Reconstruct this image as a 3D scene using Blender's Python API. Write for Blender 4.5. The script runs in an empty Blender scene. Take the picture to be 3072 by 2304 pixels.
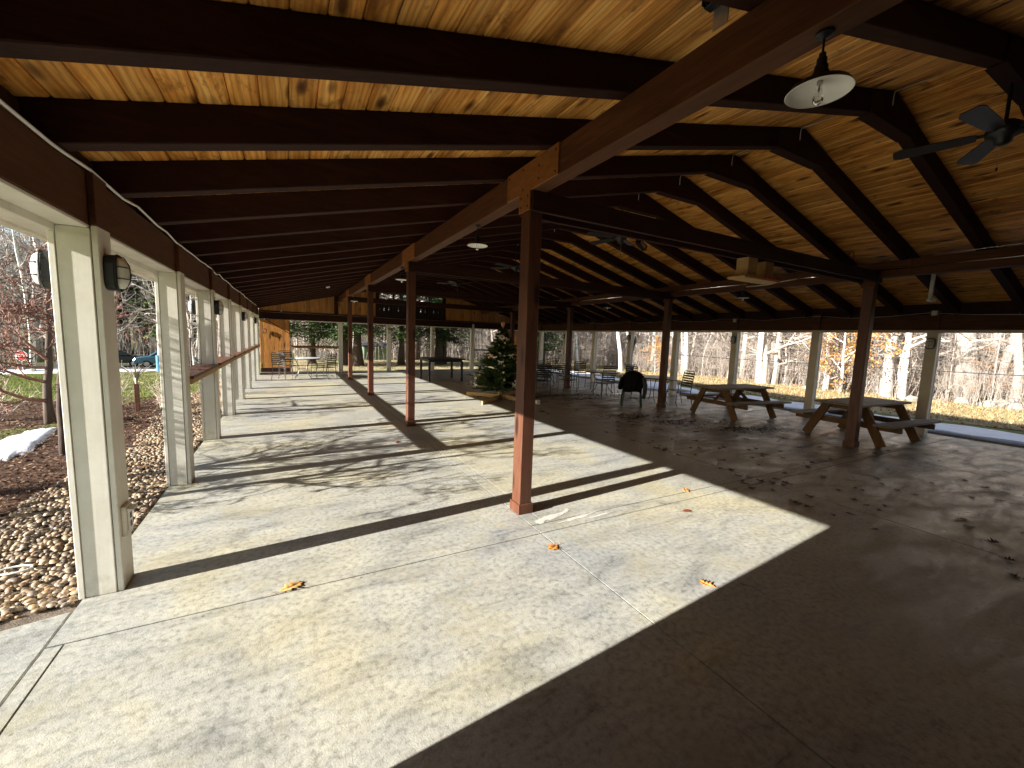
import bpy, math, random
import numpy as np
from mathutils import Vector, Matrix

# ------------------------------------------------------------------ camera, sky, sun, exposure
K = 1.18                       # metres per layout unit (layout from image pixels, scaled about the ground below the camera)
sc = bpy.context.scene
cam = bpy.data.cameras.new('camera'); camo = bpy.data.objects.new('camera', cam); sc.collection.objects.link(camo)
sc.camera = camo
cam.sensor_width = 36.0; cam.lens = 14.465; cam.clip_start = 0.03; cam.clip_end = 900
def cam_axes(yaw, pitch, roll):
    f = Vector((math.sin(yaw)*math.cos(pitch), math.cos(yaw)*math.cos(pitch), math.sin(pitch)))
    r = Vector((math.cos(yaw), -math.sin(yaw), 0)); u = r.cross(f)
    c, s = math.cos(roll), math.sin(roll)
    return f, c*r+s*u, -s*r+c*u
F_, R_, U_ = cam_axes(math.radians(28.623), math.radians(-6.294), math.radians(1.917))
M_ = Matrix((R_, U_, -F_)).transposed().to_4x4(); M_.translation = Vector((0, 0, 1.46*K))
camo.matrix_world = M_

SUN_EL = math.radians(20.6)
SUN_DIR = Vector((math.cos(math.radians(5.1))*math.cos(SUN_EL), math.sin(math.radians(5.1))*math.cos(SUN_EL), -math.sin(SUN_EL)))
world = bpy.data.worlds.new('World'); sc.world = world; world.use_nodes = True
wn = world.node_tree.nodes; wl = world.node_tree.links
bg = wn['Background']; sky = wn.new('ShaderNodeTexSky'); sky.sky_type = 'NISHITA'; sky.sun_disc = False
sky.sun_elevation = SUN_EL; sky.sun_rotation = math.atan2(-SUN_DIR.x, -SUN_DIR.y) % (2*math.pi)
sky.air_density = 1.0; sky.dust_density = 0.6; sky.ozone_density = 1.0
wl.new(sky.outputs[0], bg.inputs[0]); bg.inputs[1].default_value = 0.05
sl = bpy.data.lights.new('sun', 'SUN'); sl.energy = 5.0; sl.angle = math.radians(0.45); sl.color = (1.0, 0.945, 0.87)
so = bpy.data.objects.new('sun', sl); sc.collection.objects.link(so)
so.rotation_euler = SUN_DIR.to_track_quat('-Z', 'Y').to_euler()
sc.view_settings.view_transform = 'Standard'; sc.view_settings.look = 'None'
sc.view_settings.exposure = 2.15; sc.view_settings.gamma = 1.0; sc.view_settings.use_curve_mapping = False
sc.render.engine = 'CYCLES'
cy = sc.cycles
cy.max_bounces = 7; cy.diffuse_bounces = 5; cy.glossy_bounces = 3; cy.transmission_bounces = 4; cy.transparent_max_bounces = 6
cy.use_denoising = True; cy.sample_clamp_indirect = 8.0; cy.caustics_reflective = False; cy.caustics_refractive = False

rng = random.Random(7)
nrg = np.random.default_rng(7)

# ------------------------------------------------------------------ helpers
def link(o): sc.collection.objects.link(o); return o

class MB:
    def __init__(s): s.v = []; s.f = []
    def add(s, vs, fs):
        n = len(s.v); s.v += [tuple(p) for p in vs]; s.f += [tuple(i+n for i in f) for f in fs]; return s
    def box(s, x0, x1, y0, y1, z0, z1):
        return s.add([(x0,y0,z0),(x1,y0,z0),(x1,y1,z0),(x0,y1,z0),(x0,y0,z1),(x1,y0,z1),(x1,y1,z1),(x0,y1,z1)],
                     [(0,3,2,1),(4,5,6,7),(0,1,5,4),(1,2,6,5),(2,3,7,6),(3,0,4,7)])
    def bar(s, a, b, w, h, up=(0,0,1)):
        a = Vector(a); b = Vector(b); t = (b-a).normalized(); up = Vector(up)
        r = t.cross(up)
        if r.length < 1e-4: r = t.cross(Vector((1,0,0)))
        r.normalize(); u = r.cross(t)
        vs = []
        for p in (a, b):
            for sx, sy in ((-1,-1),(1,-1),(1,1),(-1,1)): vs.append(p + r*(sx*w/2) + u*(sy*h/2))
        return s.add(vs, [(3,2,1,0),(4,5,6,7),(0,1,5,4),(1,2,6,5),(2,3,7,6),(3,0,4,7)])
    def tube(s, pts, r, n=6, cap=True):
        pts = [Vector(p) for p in pts]; m = len(pts)
        rad = r if isinstance(r, (list, tuple)) else [r]*m
        vs = []; prev = None
        for i, p in enumerate(pts):
            t = (pts[min(i+1, m-1)] - pts[max(i-1, 0)]).normalized()
            if prev is None:
                a = t.cross(Vector((0,0,1)))
                if a.length < 0.05: a = t.cross(Vector((1,0,0)))
            else:
                a = prev - t*prev.dot(t)
            a.normalize(); prev = a; b = t.cross(a)
            for k in range(n):
                an = 2*math.pi*k/n; vs.append(p + a*(rad[i]*math.cos(an)) + b*(rad[i]*math.sin(an)))
        fs = []
        for i in range(m-1):
            for k in range(n): fs.append((i*n+k, i*n+(k+1) % n, (i+1)*n+(k+1) % n, (i+1)*n+k))
        if cap: fs.append(tuple(reversed(range(n)))); fs.append(tuple((m-1)*n+k for k in range(n)))
        return s.add(vs, fs)
    def lathe(s, prof, n=24, c=(0,0,0), closed=False):
        vs = []; fs = []; m = len(prof)
        for r, z in prof:
            for k in range(n):
                a = 2*math.pi*k/n; vs.append((c[0]+r*math.cos(a), c[1]+r*math.sin(a), c[2]+z))
        for i in range(m-1):
            for k in range(n): fs.append((i*n+k, i*n+(k+1) % n, (i+1)*n+(k+1) % n, (i+1)*n+k))
        if closed: fs.append(tuple(reversed(range(n)))); fs.append(tuple((m-1)*n+k for k in range(n)))
        return s.add(vs, fs)
    def prism(s, poly, a, b, axis='y'):
        n = len(poly); vs = []
        for d in (a, b):
            for p, q in poly: vs.append({'y': (p, d, q), 'x': (d, p, q), 'z': (p, q, d)}[axis])
        fs = [tuple(range(n)), tuple(reversed(range(n, 2*n)))]
        for i in range(n): fs.append((i, n+i, n+(i+1) % n, (i+1) % n))
        return s.add(vs, fs)
    def mesh(s, name, u=None, smooth=False):
        u = K if u is None else u
        me = bpy.data.meshes.new(name)
        me.from_pydata([(x*u, y*u, z*u) for x, y, z in s.v], [], s.f); me.update()
        if smooth: me.polygons.foreach_set('use_smooth', [True]*len(me.polygons))
        return me

def npmesh(name, V, Fq, smooth=False):
    """V (n,3) in layout units, Fq (m,k) faces"""
    me = bpy.data.meshes.new(name); V = np.asarray(V, np.float32)*K; Fq = np.asarray(Fq, np.int32)
    m, k = Fq.shape
    me.vertices.add(len(V)); me.vertices.foreach_set('co', V.ravel())
    me.loops.add(m*k); me.loops.foreach_set('vertex_index', Fq.ravel())
    me.polygons.add(m); me.polygons.foreach_set('loop_start', np.arange(0, m*k, k, dtype=np.int32))
    me.polygons.foreach_set('loop_total', np.full(m, k, np.int32))
    if smooth: me.polygons.foreach_set('use_smooth', np.ones(m, bool))
    me.update(calc_edges=True); me.validate(); return me

def put(name, me, mat=None, parent=None, loc=(0,0,0), rot=(0,0,0), bev=0, kind=None, label=None):
    o = bpy.data.objects.new(name, me); link(o)
    if mat is not None and me is not None and len(me.materials) == 0: me.materials.append(mat)
    if parent is not None: o.parent = parent
    o.location = (loc[0]*K, loc[1]*K, loc[2]*K); o.rotation_euler = rot
    if bev:
        b = o.modifiers.new('bevel', 'BEVEL'); b.width = bev; b.segments = 1; b.limit_method = 'ANGLE'
        b.angle_limit = math.radians(40)
    if kind: o['kind'] = kind
    if label: o['label'] = label
    return o
def thing(name, label, cat, loc=(0,0,0), rz=0, group=None):
    o = bpy.data.objects.new(name, None); link(o); o.empty_display_size = 0.1
    o.location = (loc[0]*K, loc[1]*K, loc[2]*K); o.rotation_euler = (0,0,rz)
    o['label'] = label; o['category'] = cat
    if group: o['group'] = group
    return o
def tag(o, label, cat, group=None):
    o['label'] = label; o['category'] = cat
    if group: o['group'] = group
    return o
def dup(root, loc=None, rz=None, label=None, scale=None):
    r = root.copy(); link(r)
    if loc is not None: r.location = (loc[0]*K, loc[1]*K, loc[2]*K)
    if rz is not None: r.rotation_euler = (0, 0, rz)
    if label: r['label'] = label
    if scale: r.scale = (scale,)*3
    for ch in KIDS.get(root.name, list(root.children)):
        c = ch.copy(); link(c); c.parent = r
        for g in KIDS.get(ch.name, list(ch.children)):
            d = g.copy(); link(d); d.parent = c
    return r
KIDS = {}

def sticks(P0, P1, R0, R1, sides=3):
    """many tapered prisms at once -> V, F(quads)"""
    P0 = np.asarray(P0, float); P1 = np.asarray(P1, float); n = len(P0)
    R0 = np.broadcast_to(R0, (n,)).astype(float); R1 = np.broadcast_to(R1, (n,)).astype(float)
    T = P1-P0; T /= (np.linalg.norm(T, axis=1, keepdims=True)+1e-9)
    ref = np.where(np.abs(T[:, 2:3]) < .9, np.array([[0, 0, 1.]]), np.array([[1., 0, 0]]))
    A = np.cross(T, ref); A /= (np.linalg.norm(A, axis=1, keepdims=True)+1e-9); B = np.cross(T, A)
    vs = []
    for P, R in ((P0, R0), (P1, R1)):
        for k in range(sides):
            a = 2*math.pi*k/sides
            vs.append(P + (A*math.cos(a)+B*math.sin(a))*R[:, None])
    V = np.stack(vs, 1).reshape(-1, 3)
    base = (np.arange(n)*2*sides)[:, None]
    fs = []
    for k in range(sides):
        k2 = (k+1) % sides; fs.append(np.concatenate([base+k, base+k2, base+sides+k2, base+sides+k], 1))
    return V, np.stack(fs, 1).reshape(-1, 4)
def quads(C, A, B):
    """flat leaf quads at C spanned by half vectors A, B (diamond)"""
    V = np.stack([C-A, C-B, C+A, C+B], 1).reshape(-1, 3)
    return V, np.arange(len(V)).reshape(-1, 4)
def joinVF(parts):
    Vs = []; Fs = []; n = 0
    for V, F in parts: Vs.append(V); Fs.append(F+n); n += len(V)
    return np.concatenate(Vs), np.concatenate(Fs)

# ------------------------------------------------------------------ materials
def base_mat(name, rough=0.6, spec=0.3):
    m = bpy.data.materials.new(name); m.use_nodes = True; nt = m.node_tree
    b = nt.nodes['Principled BSDF']; b.inputs['Roughness'].default_value = rough
    b.inputs['Specular IOR Level'].default_value = spec
    return m, nt, b
def N(nt, t, **kw):
    n = nt.nodes.new(t)
    for k, v in kw.items(): setattr(n, k, v)
    return n
def ramp(nt, fac, stops):
    r = N(nt, 'ShaderNodeValToRGB'); e = r.color_ramp.elements
    e[0].position = stops[0][0]; e[0].color = (*stops[0][1], 1); e[1].position = stops[-1][0]; e[1].color = (*stops[-1][1], 1)
    for p, c in stops[1:-1]:
        x = e.new(p); x.color = (*c, 1)
    nt.links.new(fac, r.inputs[0]); return r.outputs[0]
def noise(nt, vec, scale, detail=4, rough=.55, dist=0):
    n = N(nt, 'ShaderNodeTexNoise'); n.inputs['Scale'].default_value = scale; n.inputs['Detail'].default_value = detail
    n.inputs['Roughness'].default_value = rough; n.inputs['Distortion'].default_value = dist
    if vec is not None: nt.links.new(vec, n.inputs['Vector'])
    return n.outputs['Fac']
def vmap(nt, vec, scale=(1,1,1)):
    m = N(nt, 'ShaderNodeMapping'); m.inputs['Scale'].default_value = scale; nt.links.new(vec, m.inputs['Vector']); return m.outputs[0]
def mix(nt, fac, a, b, mode='MIX'):
    m = N(nt, 'ShaderNodeMix', data_type='RGBA', blend_type=mode)
    for sock, val in ((m.inputs[0], fac), (m.inputs[6], a), (m.inputs[7], b)):
        if hasattr(val, 'is_output'): nt.links.new(val, sock)
        elif isinstance(val, (tuple, list)): sock.default_value = (*val[:3], 1)
        else: sock.default_value = val
    return m.outputs[2]
def bump(nt, b, h, strength=.3, dist=.01):
    n = N(nt, 'ShaderNodeBump'); n.inputs['Strength'].default_value = strength; n.inputs['Distance'].default_value = dist
    nt.links.new(h, n.inputs['Height']); nt.links.new(n.outputs[0], b.inputs['Normal'])
def objvec(nt, rand=True):
    tc = N(nt, 'ShaderNodeTexCoord'); v = tc.outputs['Object']
    oi = N(nt, 'ShaderNodeObjectInfo')
    if rand:
        ml = N(nt, 'ShaderNodeMath', operation='MULTIPLY'); ml.inputs[1].default_value = 37.0; nt.links.new(oi.outputs['Random'], ml.inputs[0])
        ad = N(nt, 'ShaderNodeVectorMath', operation='ADD'); nt.links.new(v, ad.inputs[0]); nt.links.new(ml.outputs[0], ad.inputs[1]); v = ad.outputs[0]
    return v, oi.outputs['Random']
def posvec(nt):
    g = N(nt, 'ShaderNodeNewGeometry'); return g.outputs['Position']

def wood(name, stops, axis='y', rough=.6, spec=.3, knots=0.0, bumps=.25, var=.25, grain=1.0):
    m, nt, b = base_mat(name, rough, spec)
    v, rnd = objvec(nt)
    lo = .9*grain
    sc_ = {'x': (lo, 9, 9), 'y': (9, lo, 9), 'z': (9, 9, lo)}[axis]
    g1 = noise(nt, vmap(nt, v, sc_), 1.6, 5, .6, 1.2)
    g2 = noise(nt, vmap(nt, v, tuple(s*5 if s > 1 else s*2 for s in sc_)), 2.5, 3, .6)
    col = ramp(nt, g1, stops)
    f2 = ramp(nt, g2, [(.3, (.72,.70,.66)), (.7, (1.12,1.12,1.12))])
    col = mix(nt, .8, col, f2, 'MULTIPLY')
    if knots:
        ks = {'x': (1.3, 5, 5), 'y': (5, 1.3, 5), 'z': (5, 5, 1.3)}[axis]
        vo = N(nt, 'ShaderNodeTexVoronoi'); vo.inputs['Scale'].default_value = 1.0
        nt.links.new(vmap(nt, v, ks), vo.inputs['Vector'])
        kf = ramp(nt, vo.outputs['Distance'], [(.10, (1,1,1)), (.20, (0,0,0))])
        col = mix(nt, kf, col, tuple(c*.30 for c in stops[0][1]))
        st = noise(nt, vmap(nt, v, tuple(s*.35 for s in sc_)), 1.3, 4, .6, .8)
        sf = ramp(nt, st, [(.52, (0,0,0)), (.72, (knots,)*3)])
        col = mix(nt, sf, col, tuple(c*.42 for c in stops[0][1]))
    if var:
        vv = ramp(nt, rnd, [(0, (1-var,)*3), (.5, (1, .985, .96)), (1, (1+var*.6, 1+var*.5, 1+var*.4))])
        col = mix(nt, 1.0, col, vv, 'MULTIPLY')
    nt.links.new(col, b.inputs['Base Color'])
    bump(nt, b, g2, bumps, .004)
    return m
def plain(name, col, rough=.5, spec=.4, metal=0, var=.15, scale=8, bumps=.1):
    m, nt, b = base_mat(name, rough, spec); b.inputs['Metallic'].default_value = metal
    v, rnd = objvec(nt)
    n1 = noise(nt, v, scale, 5, .6)
    c = ramp(nt, n1, [(.25, tuple(x*(1-var) for x in col)), (.75, tuple(min(1, x*(1+var)) for x in col))])
    nt.links.new(c, b.inputs['Base Color'])
    if bumps: bump(nt, b, noise(nt, v, scale*8, 3), bumps, .002)
    return m

M = {}
M['pine'] = wood('ceiling pine', [(.22, (.30,.115,.024)), (.42, (.60,.29,.075)), (.60, (.78,.43,.135)), (.85, (.90,.55,.20))], 'y', .5, .35, knots=.85, bumps=.3, var=.2)
def pine_mat():
    m, nt, b = base_mat('ceiling pine', .5, .3); v, rnd = objvec(nt)
    wv = noise(nt, vmap(nt, v, (7, 1.1, 7)), 1.2, 4, .55, .4)
    rg = N(nt, 'ShaderNodeTexWave', wave_type='BANDS', bands_direction='X'); rg.inputs['Scale'].default_value = 5.5; rg.inputs['Distortion'].default_value = 9.0
    rg.inputs['Detail'].default_value = 2.5; rg.inputs['Detail Scale'].default_value = .9; nt.links.new(vmap(nt, v, (1.6, .22, 1.6)), rg.inputs['Vector'])
    fn = noise(nt, vmap(nt, v, (75, 2.2, 75)), 1.6, 4, .6)
    c = ramp(nt, wv, [(.28, (.42,.165,.028)), (.42, (.66,.30,.062)), (.56, (.84,.44,.115)), (.75, (.95,.60,.20))])
    c = mix(nt, .62, c, ramp(nt, rg.outputs['Fac'], [(.0, (.66,.55,.44)), (.3, (1.0,.97,.93)), (1, (1.25,1.22,1.15))]), 'MULTIPLY')
    c = mix(nt, .75, c, ramp(nt, fn, [(.3, (.78,.72,.64)), (.52, (1.08,1.08,1.08)), (.8, (1.3,1.27,1.22))]), 'MULTIPLY')
    bl = noise(nt, vmap(nt, v, (5, 2.2, 5)), 1.5, 6, .7, .6)
    c = mix(nt, ramp(nt, bl, [(.55, (0,0,0)), (.68, (.75,.75,.75))]), c, (.16,.052,.012))
    vo = N(nt, 'ShaderNodeTexVoronoi'); vo.inputs['Scale'].default_value = 1.0; nt.links.new(vmap(nt, v, (6, 2.0, 6)), vo.inputs['Vector'])
    c = mix(nt, ramp(nt, vo.outputs['Distance'], [(.09, (.95,.95,.95)), (.17, (.55,.55,.55)), (.24, (0,0,0))]), c, (.085,.026,.008))
    c = mix(nt, 1.0, c, ramp(nt, rnd, [(0, (.78,.74,.70)), (.5, (1,.97,.93)), (1, (1.14,1.12,1.08))]), 'MULTIPLY')
    nt.links.new(c, b.inputs['Base Color']); bump(nt, b, fn, .3, .003); return m
M['pine'] = pine_mat()
M['panel'] = wood('panel pine', [(.2, (.30,.12,.028)), (.5, (.52,.24,.06)), (.8, (.66,.33,.09))], 'z', .55, .3, knots=.5, bumps=.2, var=.3)
M['ply'] = wood('stained plywood', [(.2, (.22,.085,.022)), (.6, (.33,.135,.035)), (.9, (.38,.165,.045))], 'y', .6, .3, bumps=.1, var=.08, grain=3)
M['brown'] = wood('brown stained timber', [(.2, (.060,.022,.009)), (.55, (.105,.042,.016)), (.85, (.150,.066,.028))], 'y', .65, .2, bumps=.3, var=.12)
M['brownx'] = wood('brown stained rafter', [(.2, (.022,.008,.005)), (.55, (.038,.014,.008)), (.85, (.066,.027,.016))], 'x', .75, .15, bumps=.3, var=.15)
M['brownz'] = wood('brown stained post', [(.2, (.058,.020,.011)), (.55, (.100,.038,.020)), (.85, (.140,.058,.032))], 'z', .5, .35, knots=.35, bumps=.35, var=.1)
M['fresh'] = wood('fresh softwood', [(.2, (.42,.26,.10)), (.6, (.55,.36,.15)), (.9, (.62,.43,.20))], 'x', .65, .25, bumps=.2, var=.1)
M['grey_wood'] = wood('weathered grey wood', [(.2, (.16,.13,.11)), (.6, (.27,.235,.20)), (.9, (.36,.32,.28))], 'x', .7, .25, bumps=.35, var=.15)
M['amber_wood'] = wood('amber treated wood', [(.2, (.085,.045,.018)), (.6, (.155,.085,.035)), (.9, (.21,.125,.055))], 'z', .65, .25, bumps=.3, var=.12)

def white_paint():
    m, nt, b = base_mat('worn cream paint', .5, .35)
    v, rnd = objvec(nt, False)
    gr = noise(nt, vmap(nt, v, (28, 28, 1.6)), 2.2, 4, .6, .5)
    di = noise(nt, v, 3.0, 6, .7)
    c = ramp(nt, di, [(.30, (.63,.60,.50)), (.6, (.76,.735,.65))])
    chips = noise(nt, vmap(nt, v, (14, 14, 5)), 2.0, 6, .75)
    cf = ramp(nt, chips, [(.655, (0,0,0)), (.70, (.75,.75,.75))])
    c = mix(nt, cf, c, (.36,.33,.27))
    sx = N(nt, 'ShaderNodeSeparateXYZ'); nt.links.new(v, sx.inputs[0])
    nz = N(nt, 'ShaderNodeMath', operation='ADD'); nt.links.new(sx.outputs['Z'], nz.inputs[0]); nt.links.new(di, nz.inputs[1])
    mud = ramp(nt, nz.outputs[0], [(.42, (.45,.45,.45)), (.62, (0,0,0))])
    c = mix(nt, mud, c, (.38,.33,.22))
    nt.links.new(c, b.inputs['Base Color']); bump(nt, b, gr, .10, .003)
    return m
M['white'] = white_paint()

def concrete(name, warm=1.0, dark=1.0):
    m, nt, b = base_mat(name, .55, .35)
    p = posvec(nt)
    big = noise(nt, p, .55, 4, .6, .4)
    mid = noise(nt, vmap(nt, p, (.7, 2.0, 1)), 2.2, 7, .7, .7)
    fine = noise(nt, p, 26, 5, .65)
    grit = noise(nt, p, 120, 3, .7)
    c = ramp(nt, big, [(.32, (.262*dark,.272*dark,.272*dark)), (.50, (.325*dark,.322*dark,.285*dark)), (.68, (.378*dark,.346*dark,.232*dark*warm))])
    c2 = ramp(nt, mid, [(.30, (.52,.53,.53)), (.47, (.92,.92,.92)), (.56, (1.02,1.02,1.0)), (.74, (1.22,1.18,1.08))])
    c = mix(nt, .85, c, c2, 'MULTIPLY')
    c3 = ramp(nt, fine, [(.3, (.52,.53,.50)), (.5, (1,1,1)), (.72, (1.22,1.22,1.18))])
    c = mix(nt, .9, c, c3, 'MULTIPLY')
    c4 = ramp(nt, grit, [(.3, (.80,.80,.80)), (.6, (1.05,1.05,1.05))])
    c = mix(nt, .7, c, c4, 'MULTIPLY')
    pv = N(nt, 'ShaderNodeTexVoronoi'); pv.inputs['Scale'].default_value = 3.2; nt.links.new(p, pv.inputs['Vector'])
    c = mix(nt, ramp(nt, pv.outputs['Distance'], [(.018, (.8,.8,.8)), (.035, (0,0,0))]), c, (.07,.06,.045))
    # old rust-brown leaf stains where litter lies on the sheltered side
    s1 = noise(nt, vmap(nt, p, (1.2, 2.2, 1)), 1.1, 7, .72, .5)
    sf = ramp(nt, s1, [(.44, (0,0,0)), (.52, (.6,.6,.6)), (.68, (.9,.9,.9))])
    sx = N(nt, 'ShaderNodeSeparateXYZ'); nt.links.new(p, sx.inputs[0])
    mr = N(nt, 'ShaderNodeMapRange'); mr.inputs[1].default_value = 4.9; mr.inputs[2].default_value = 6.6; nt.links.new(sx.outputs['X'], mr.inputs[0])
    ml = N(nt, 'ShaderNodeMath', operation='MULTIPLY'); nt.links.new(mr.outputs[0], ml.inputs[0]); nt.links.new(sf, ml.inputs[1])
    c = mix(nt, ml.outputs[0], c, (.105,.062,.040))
    # algae / tannin mottling
    t1 = noise(nt, p, 1.5, 8, .75)
    tf = ramp(nt, t1, [(.50, (0,0,0)), (.66, (.55,.55,.55))])
    c = mix(nt, tf, c, (.29,.265,.175))
    nt.links.new(c, b.inputs['Base Color'])
    rr = ramp(nt, mid, [(.35, (.27,)*3), (.65, (.62,)*3)]); nt.links.new(rr, b.inputs['Roughness'])
    ad = N(nt, 'ShaderNodeMath', operation='ADD'); nt.links.new(fine, ad.inputs[0]); nt.links.new(grit, ad.inputs[1])
    bump(nt, b, ad.outputs[0], .35, .005)
    return m
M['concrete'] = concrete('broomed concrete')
M['walk'] = concrete('sandy path concrete', .95, .98)

def ground_mat(name, stops, scale=3, fine=40, bumps=.6, rough=.9):
    m, nt, b = base_mat(name, rough, .15); p = posvec(nt)
    n1 = noise(nt, p, scale, 6, .7); n2 = noise(nt, p, fine, 4, .7)
    c = ramp(nt, n1, stops); c = mix(nt, .8, c, ramp(nt, n2, [(.3, (.6,.6,.6)), (.7, (1.25,1.25,1.25))]), 'MULTIPLY')
    nt.links.new(c, b.inputs['Base Color']); bump(nt, b, n2, bumps, .03); return m
M['lawn'] = ground_mat('winter lawn', [(.3, (.075,.10,.025)), (.5, (.14,.16,.045)), (.7, (.22,.20,.08))], 1.1, 30)
M['litter'] = ground_mat('leaf covered ground', [(.3, (.17,.12,.065)), (.5, (.30,.245,.14)), (.7, (.38,.34,.22))], 2.0, 22)
M['mulch'] = ground_mat('bark mulch', [(.3, (.045,.026,.017)), (.55, (.085,.048,.030)), (.75, (.15,.09,.058))], 4, 60)
M['gravel_bed'] = ground_mat('gravel fines', [(.3, (.08,.065,.05)), (.6, (.16,.13,.10)), (.8, (.22,.19,.15))], 6, 60)
M['asphalt'] = ground_mat('asphalt', [(.3, (.05,.05,.052)), (.7, (.075,.073,.07))], 2, 80)
def snow_mat():
    m, nt, b = base_mat('old snow', .6, .3); p = posvec(nt)
    n = noise(nt, p, 2.2, 6, .7); c = ramp(nt, n, [(.3, (.52,.55,.60)), (.6, (.68,.71,.76))]); nt.links.new(c, b.inputs['Base Color'])
    bump(nt, b, noise(nt, p, 14, 5, .7), .4, .02); return m
M['snow'] = snow_mat()
def stone_mat():
    m, nt, b = base_mat('river stone', .55, .35)
    v, rnd = objvec(nt)
    g = N(nt, 'ShaderNodeNewGeometry')
    r = N(nt, 'ShaderNodeMath', operation='ADD'); nt.links.new(g.outputs['Random Per Island'], r.inputs[0]); nt.links.new(rnd, r.inputs[1])
    fr = N(nt, 'ShaderNodeMath', operation='FRACT'); nt.links.new(r.outputs[0], fr.inputs[0])
    c = ramp(nt, fr.outputs[0], [(0, (.085,.065,.05)), (.25, (.20,.13,.07)), (.5, (.27,.195,.12)), (.7, (.14,.12,.10)), (.85, (.31,.22,.115)), (1, (.36,.30,.22))])
    n = noise(nt, v, 30, 4, .6); c = mix(nt, .6, c, ramp(nt, n, [(.3, (.75,.75,.75)), (.7, (1.15,1.15,1.15))]), 'MULTIPLY')
    nt.links.new(c, b.inputs['Base Color']); return m
M['stone'] = stone_mat()
def island_mat(name, stops, rough=.8, spec=.15, trans=0):
    m, nt, b = base_mat(name, rough, spec)
    g = N(nt, 'ShaderNodeNewGeometry')
    c = ramp(nt, g.outputs['Random Per Island'], stops); nt.links.new(c, b.inputs['Base Color'])
    if trans:
        out = nt.nodes['Material Output']; tr = N(nt, 'ShaderNodeBsdfTranslucent'); nt.links.new(c, tr.inputs[0])
        ms = N(nt, 'ShaderNodeMixShader'); ms.inputs[0].default_value = trans
        nt.links.new(b.outputs[0], ms.inputs[1]); nt.links.new(tr.outputs[0], ms.inputs[2]); nt.links.new(ms.outputs[0], out.inputs[0])
    return m
M['chips'] = island_mat('bark chips', [(0, (.042,.023,.015)), (.4, (.09,.048,.029)), (.75, (.16,.09,.055)), (1, (.34,.24,.16))])
M['dry_leaf'] = island_mat('dry oak leaf', [(0, (.16,.070,.03)), (.5, (.32,.18,.08)), (1, (.46,.32,.17))], .6, .25, .25)
M['dark_leaf'] = island_mat('dark damp leaf', [(0, (.030,.014,.008)), (.6, (.07,.032,.016)), (1, (.13,.065,.03))], .5, .3)
M['orange_leaf'] = island_mat('orange oak leaf', [(0, (.28,.11,.025)), (.5, (.46,.23,.06)), (1, (.60,.38,.13))], .6, .2, .4)
M['grass'] = island_mat('dry grass blades', [(0, (.17,.15,.06)), (.5, (.32,.27,.13)), (1, (.48,.42,.25))], .8, .1, .3)
M['green_grass'] = island_mat('green grass blades', [(0, (.06,.095,.02)), (.6, (.13,.16,.04)), (1, (.28,.26,.10))], .8, .1, .3)
M['needle'] = island_mat('fir needles', [(0, (.018,.040,.010)), (.5, (.045,.085,.018)), (1, (.10,.15,.035))], .6, .25, .15)
M['hemlock'] = island_mat('hemlock sprays', [(0, (.02,.045,.014)), (.5, (.045,.085,.024)), (1, (.10,.15,.045))], .6, .2, .35)
M['pine_far'] = island_mat('pine foliage', [(0, (.035,.07,.02)), (.5, (.08,.12,.035)), (1, (.15,.19,.06))], .7, .2, .3)
def bark(name, a, b_, scale=6, stretch=.25, blotch=None):
    m, nt, b = base_mat(name, .85, .15); v, rnd = objvec(nt)
    n = noise(nt, vmap(nt, v, (1, 1, stretch)), scale, 6, .7, .5)
    c = ramp(nt, n, [(.3, a), (.7, b_)])
    if blotch:
        n2 = noise(nt, vmap(nt, v, (.6, .6, 3.5)), 2.2, 5, .7); c = mix(nt, ramp(nt, n2, [(.56, (0,0,0)), (.62, (1,1,1))]), c, blotch)
    g = ramp(nt, rnd, [(0, (.7,.7,.7)), (1, (1.25,1.22,1.18))]); c = mix(nt, 1.0, c, g, 'MULTIPLY')
    nt.links.new(c, b.inputs['Base Color']); bump(nt, b, n, .6, .03); return m
M['bark_grey'] = bark('grey bark', (.26,.24,.215), (.52,.49,.45))
M['bark_tan'] = bark('tan bark', (.27,.235,.20), (.56,.51,.46))
M['bark_dark'] = bark('dark bark', (.045,.036,.03), (.12,.095,.08))
M['birch'] = bark('birch bark', (.58,.57,.54), (.78,.77,.73), 4, 1, (.10,.09,.085))
M['twig'] = bark('grey twigs', (.16,.14,.13), (.46,.42,.39))
M['twig_tan'] = bark('tan twigs', (.29,.24,.20), (.55,.48,.42))
M['twig_red'] = bark('reddish twigs', (.13,.06,.045), (.32,.19,.15))
M['crab_bark'] = bark('crabapple bark', (.05,.04,.033), (.13,.10,.085))
M['black_metal'] = plain('black metal', (.012,.012,.013), .45, .4)
M['bronze'] = plain('wrought dark metal', (.030,.026,.024), .4, .5)
M['silver_metal'] = plain('pewter metal', (.085,.078,.070), .35, .5, .4)
M['enamel'] = plain('white enamel', (.90,.89,.82), .25, .5, var=.04)
M['white_plastic'] = plain('white plastic', (.72,.71,.66), .4, .4)
M['conduit'] = plain('white cable', (.80,.79,.75), .3, .5, var=.04)
M['emt'] = plain('bright steel pipe', (.9,.9,.88), .22, .5, 1.0, var=.04, bumps=.02)
M['dark_plastic'] = plain('dark green plastic', (.012,.03,.022), .45, .4)
M['cloth_black'] = plain('black cloth', (.008,.008,.009), .9, .1, bumps=.4)
M['cloth_grey'] = plain('grey lining cloth', (.06,.06,.065), .9, .1)
M['glass_top'] = plain('frosted glass top', (.70,.76,.78), .15, .6)
M['green_metal'] = plain('green painted metal', (.03,.07,.055), .4, .4)
M['steel'] = plain('galvanised steel', (.45,.44,.42), .35, .5, .7)
M['red_paint'] = plain('red paint', (.42,.015,.012), .4, .4)
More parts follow.
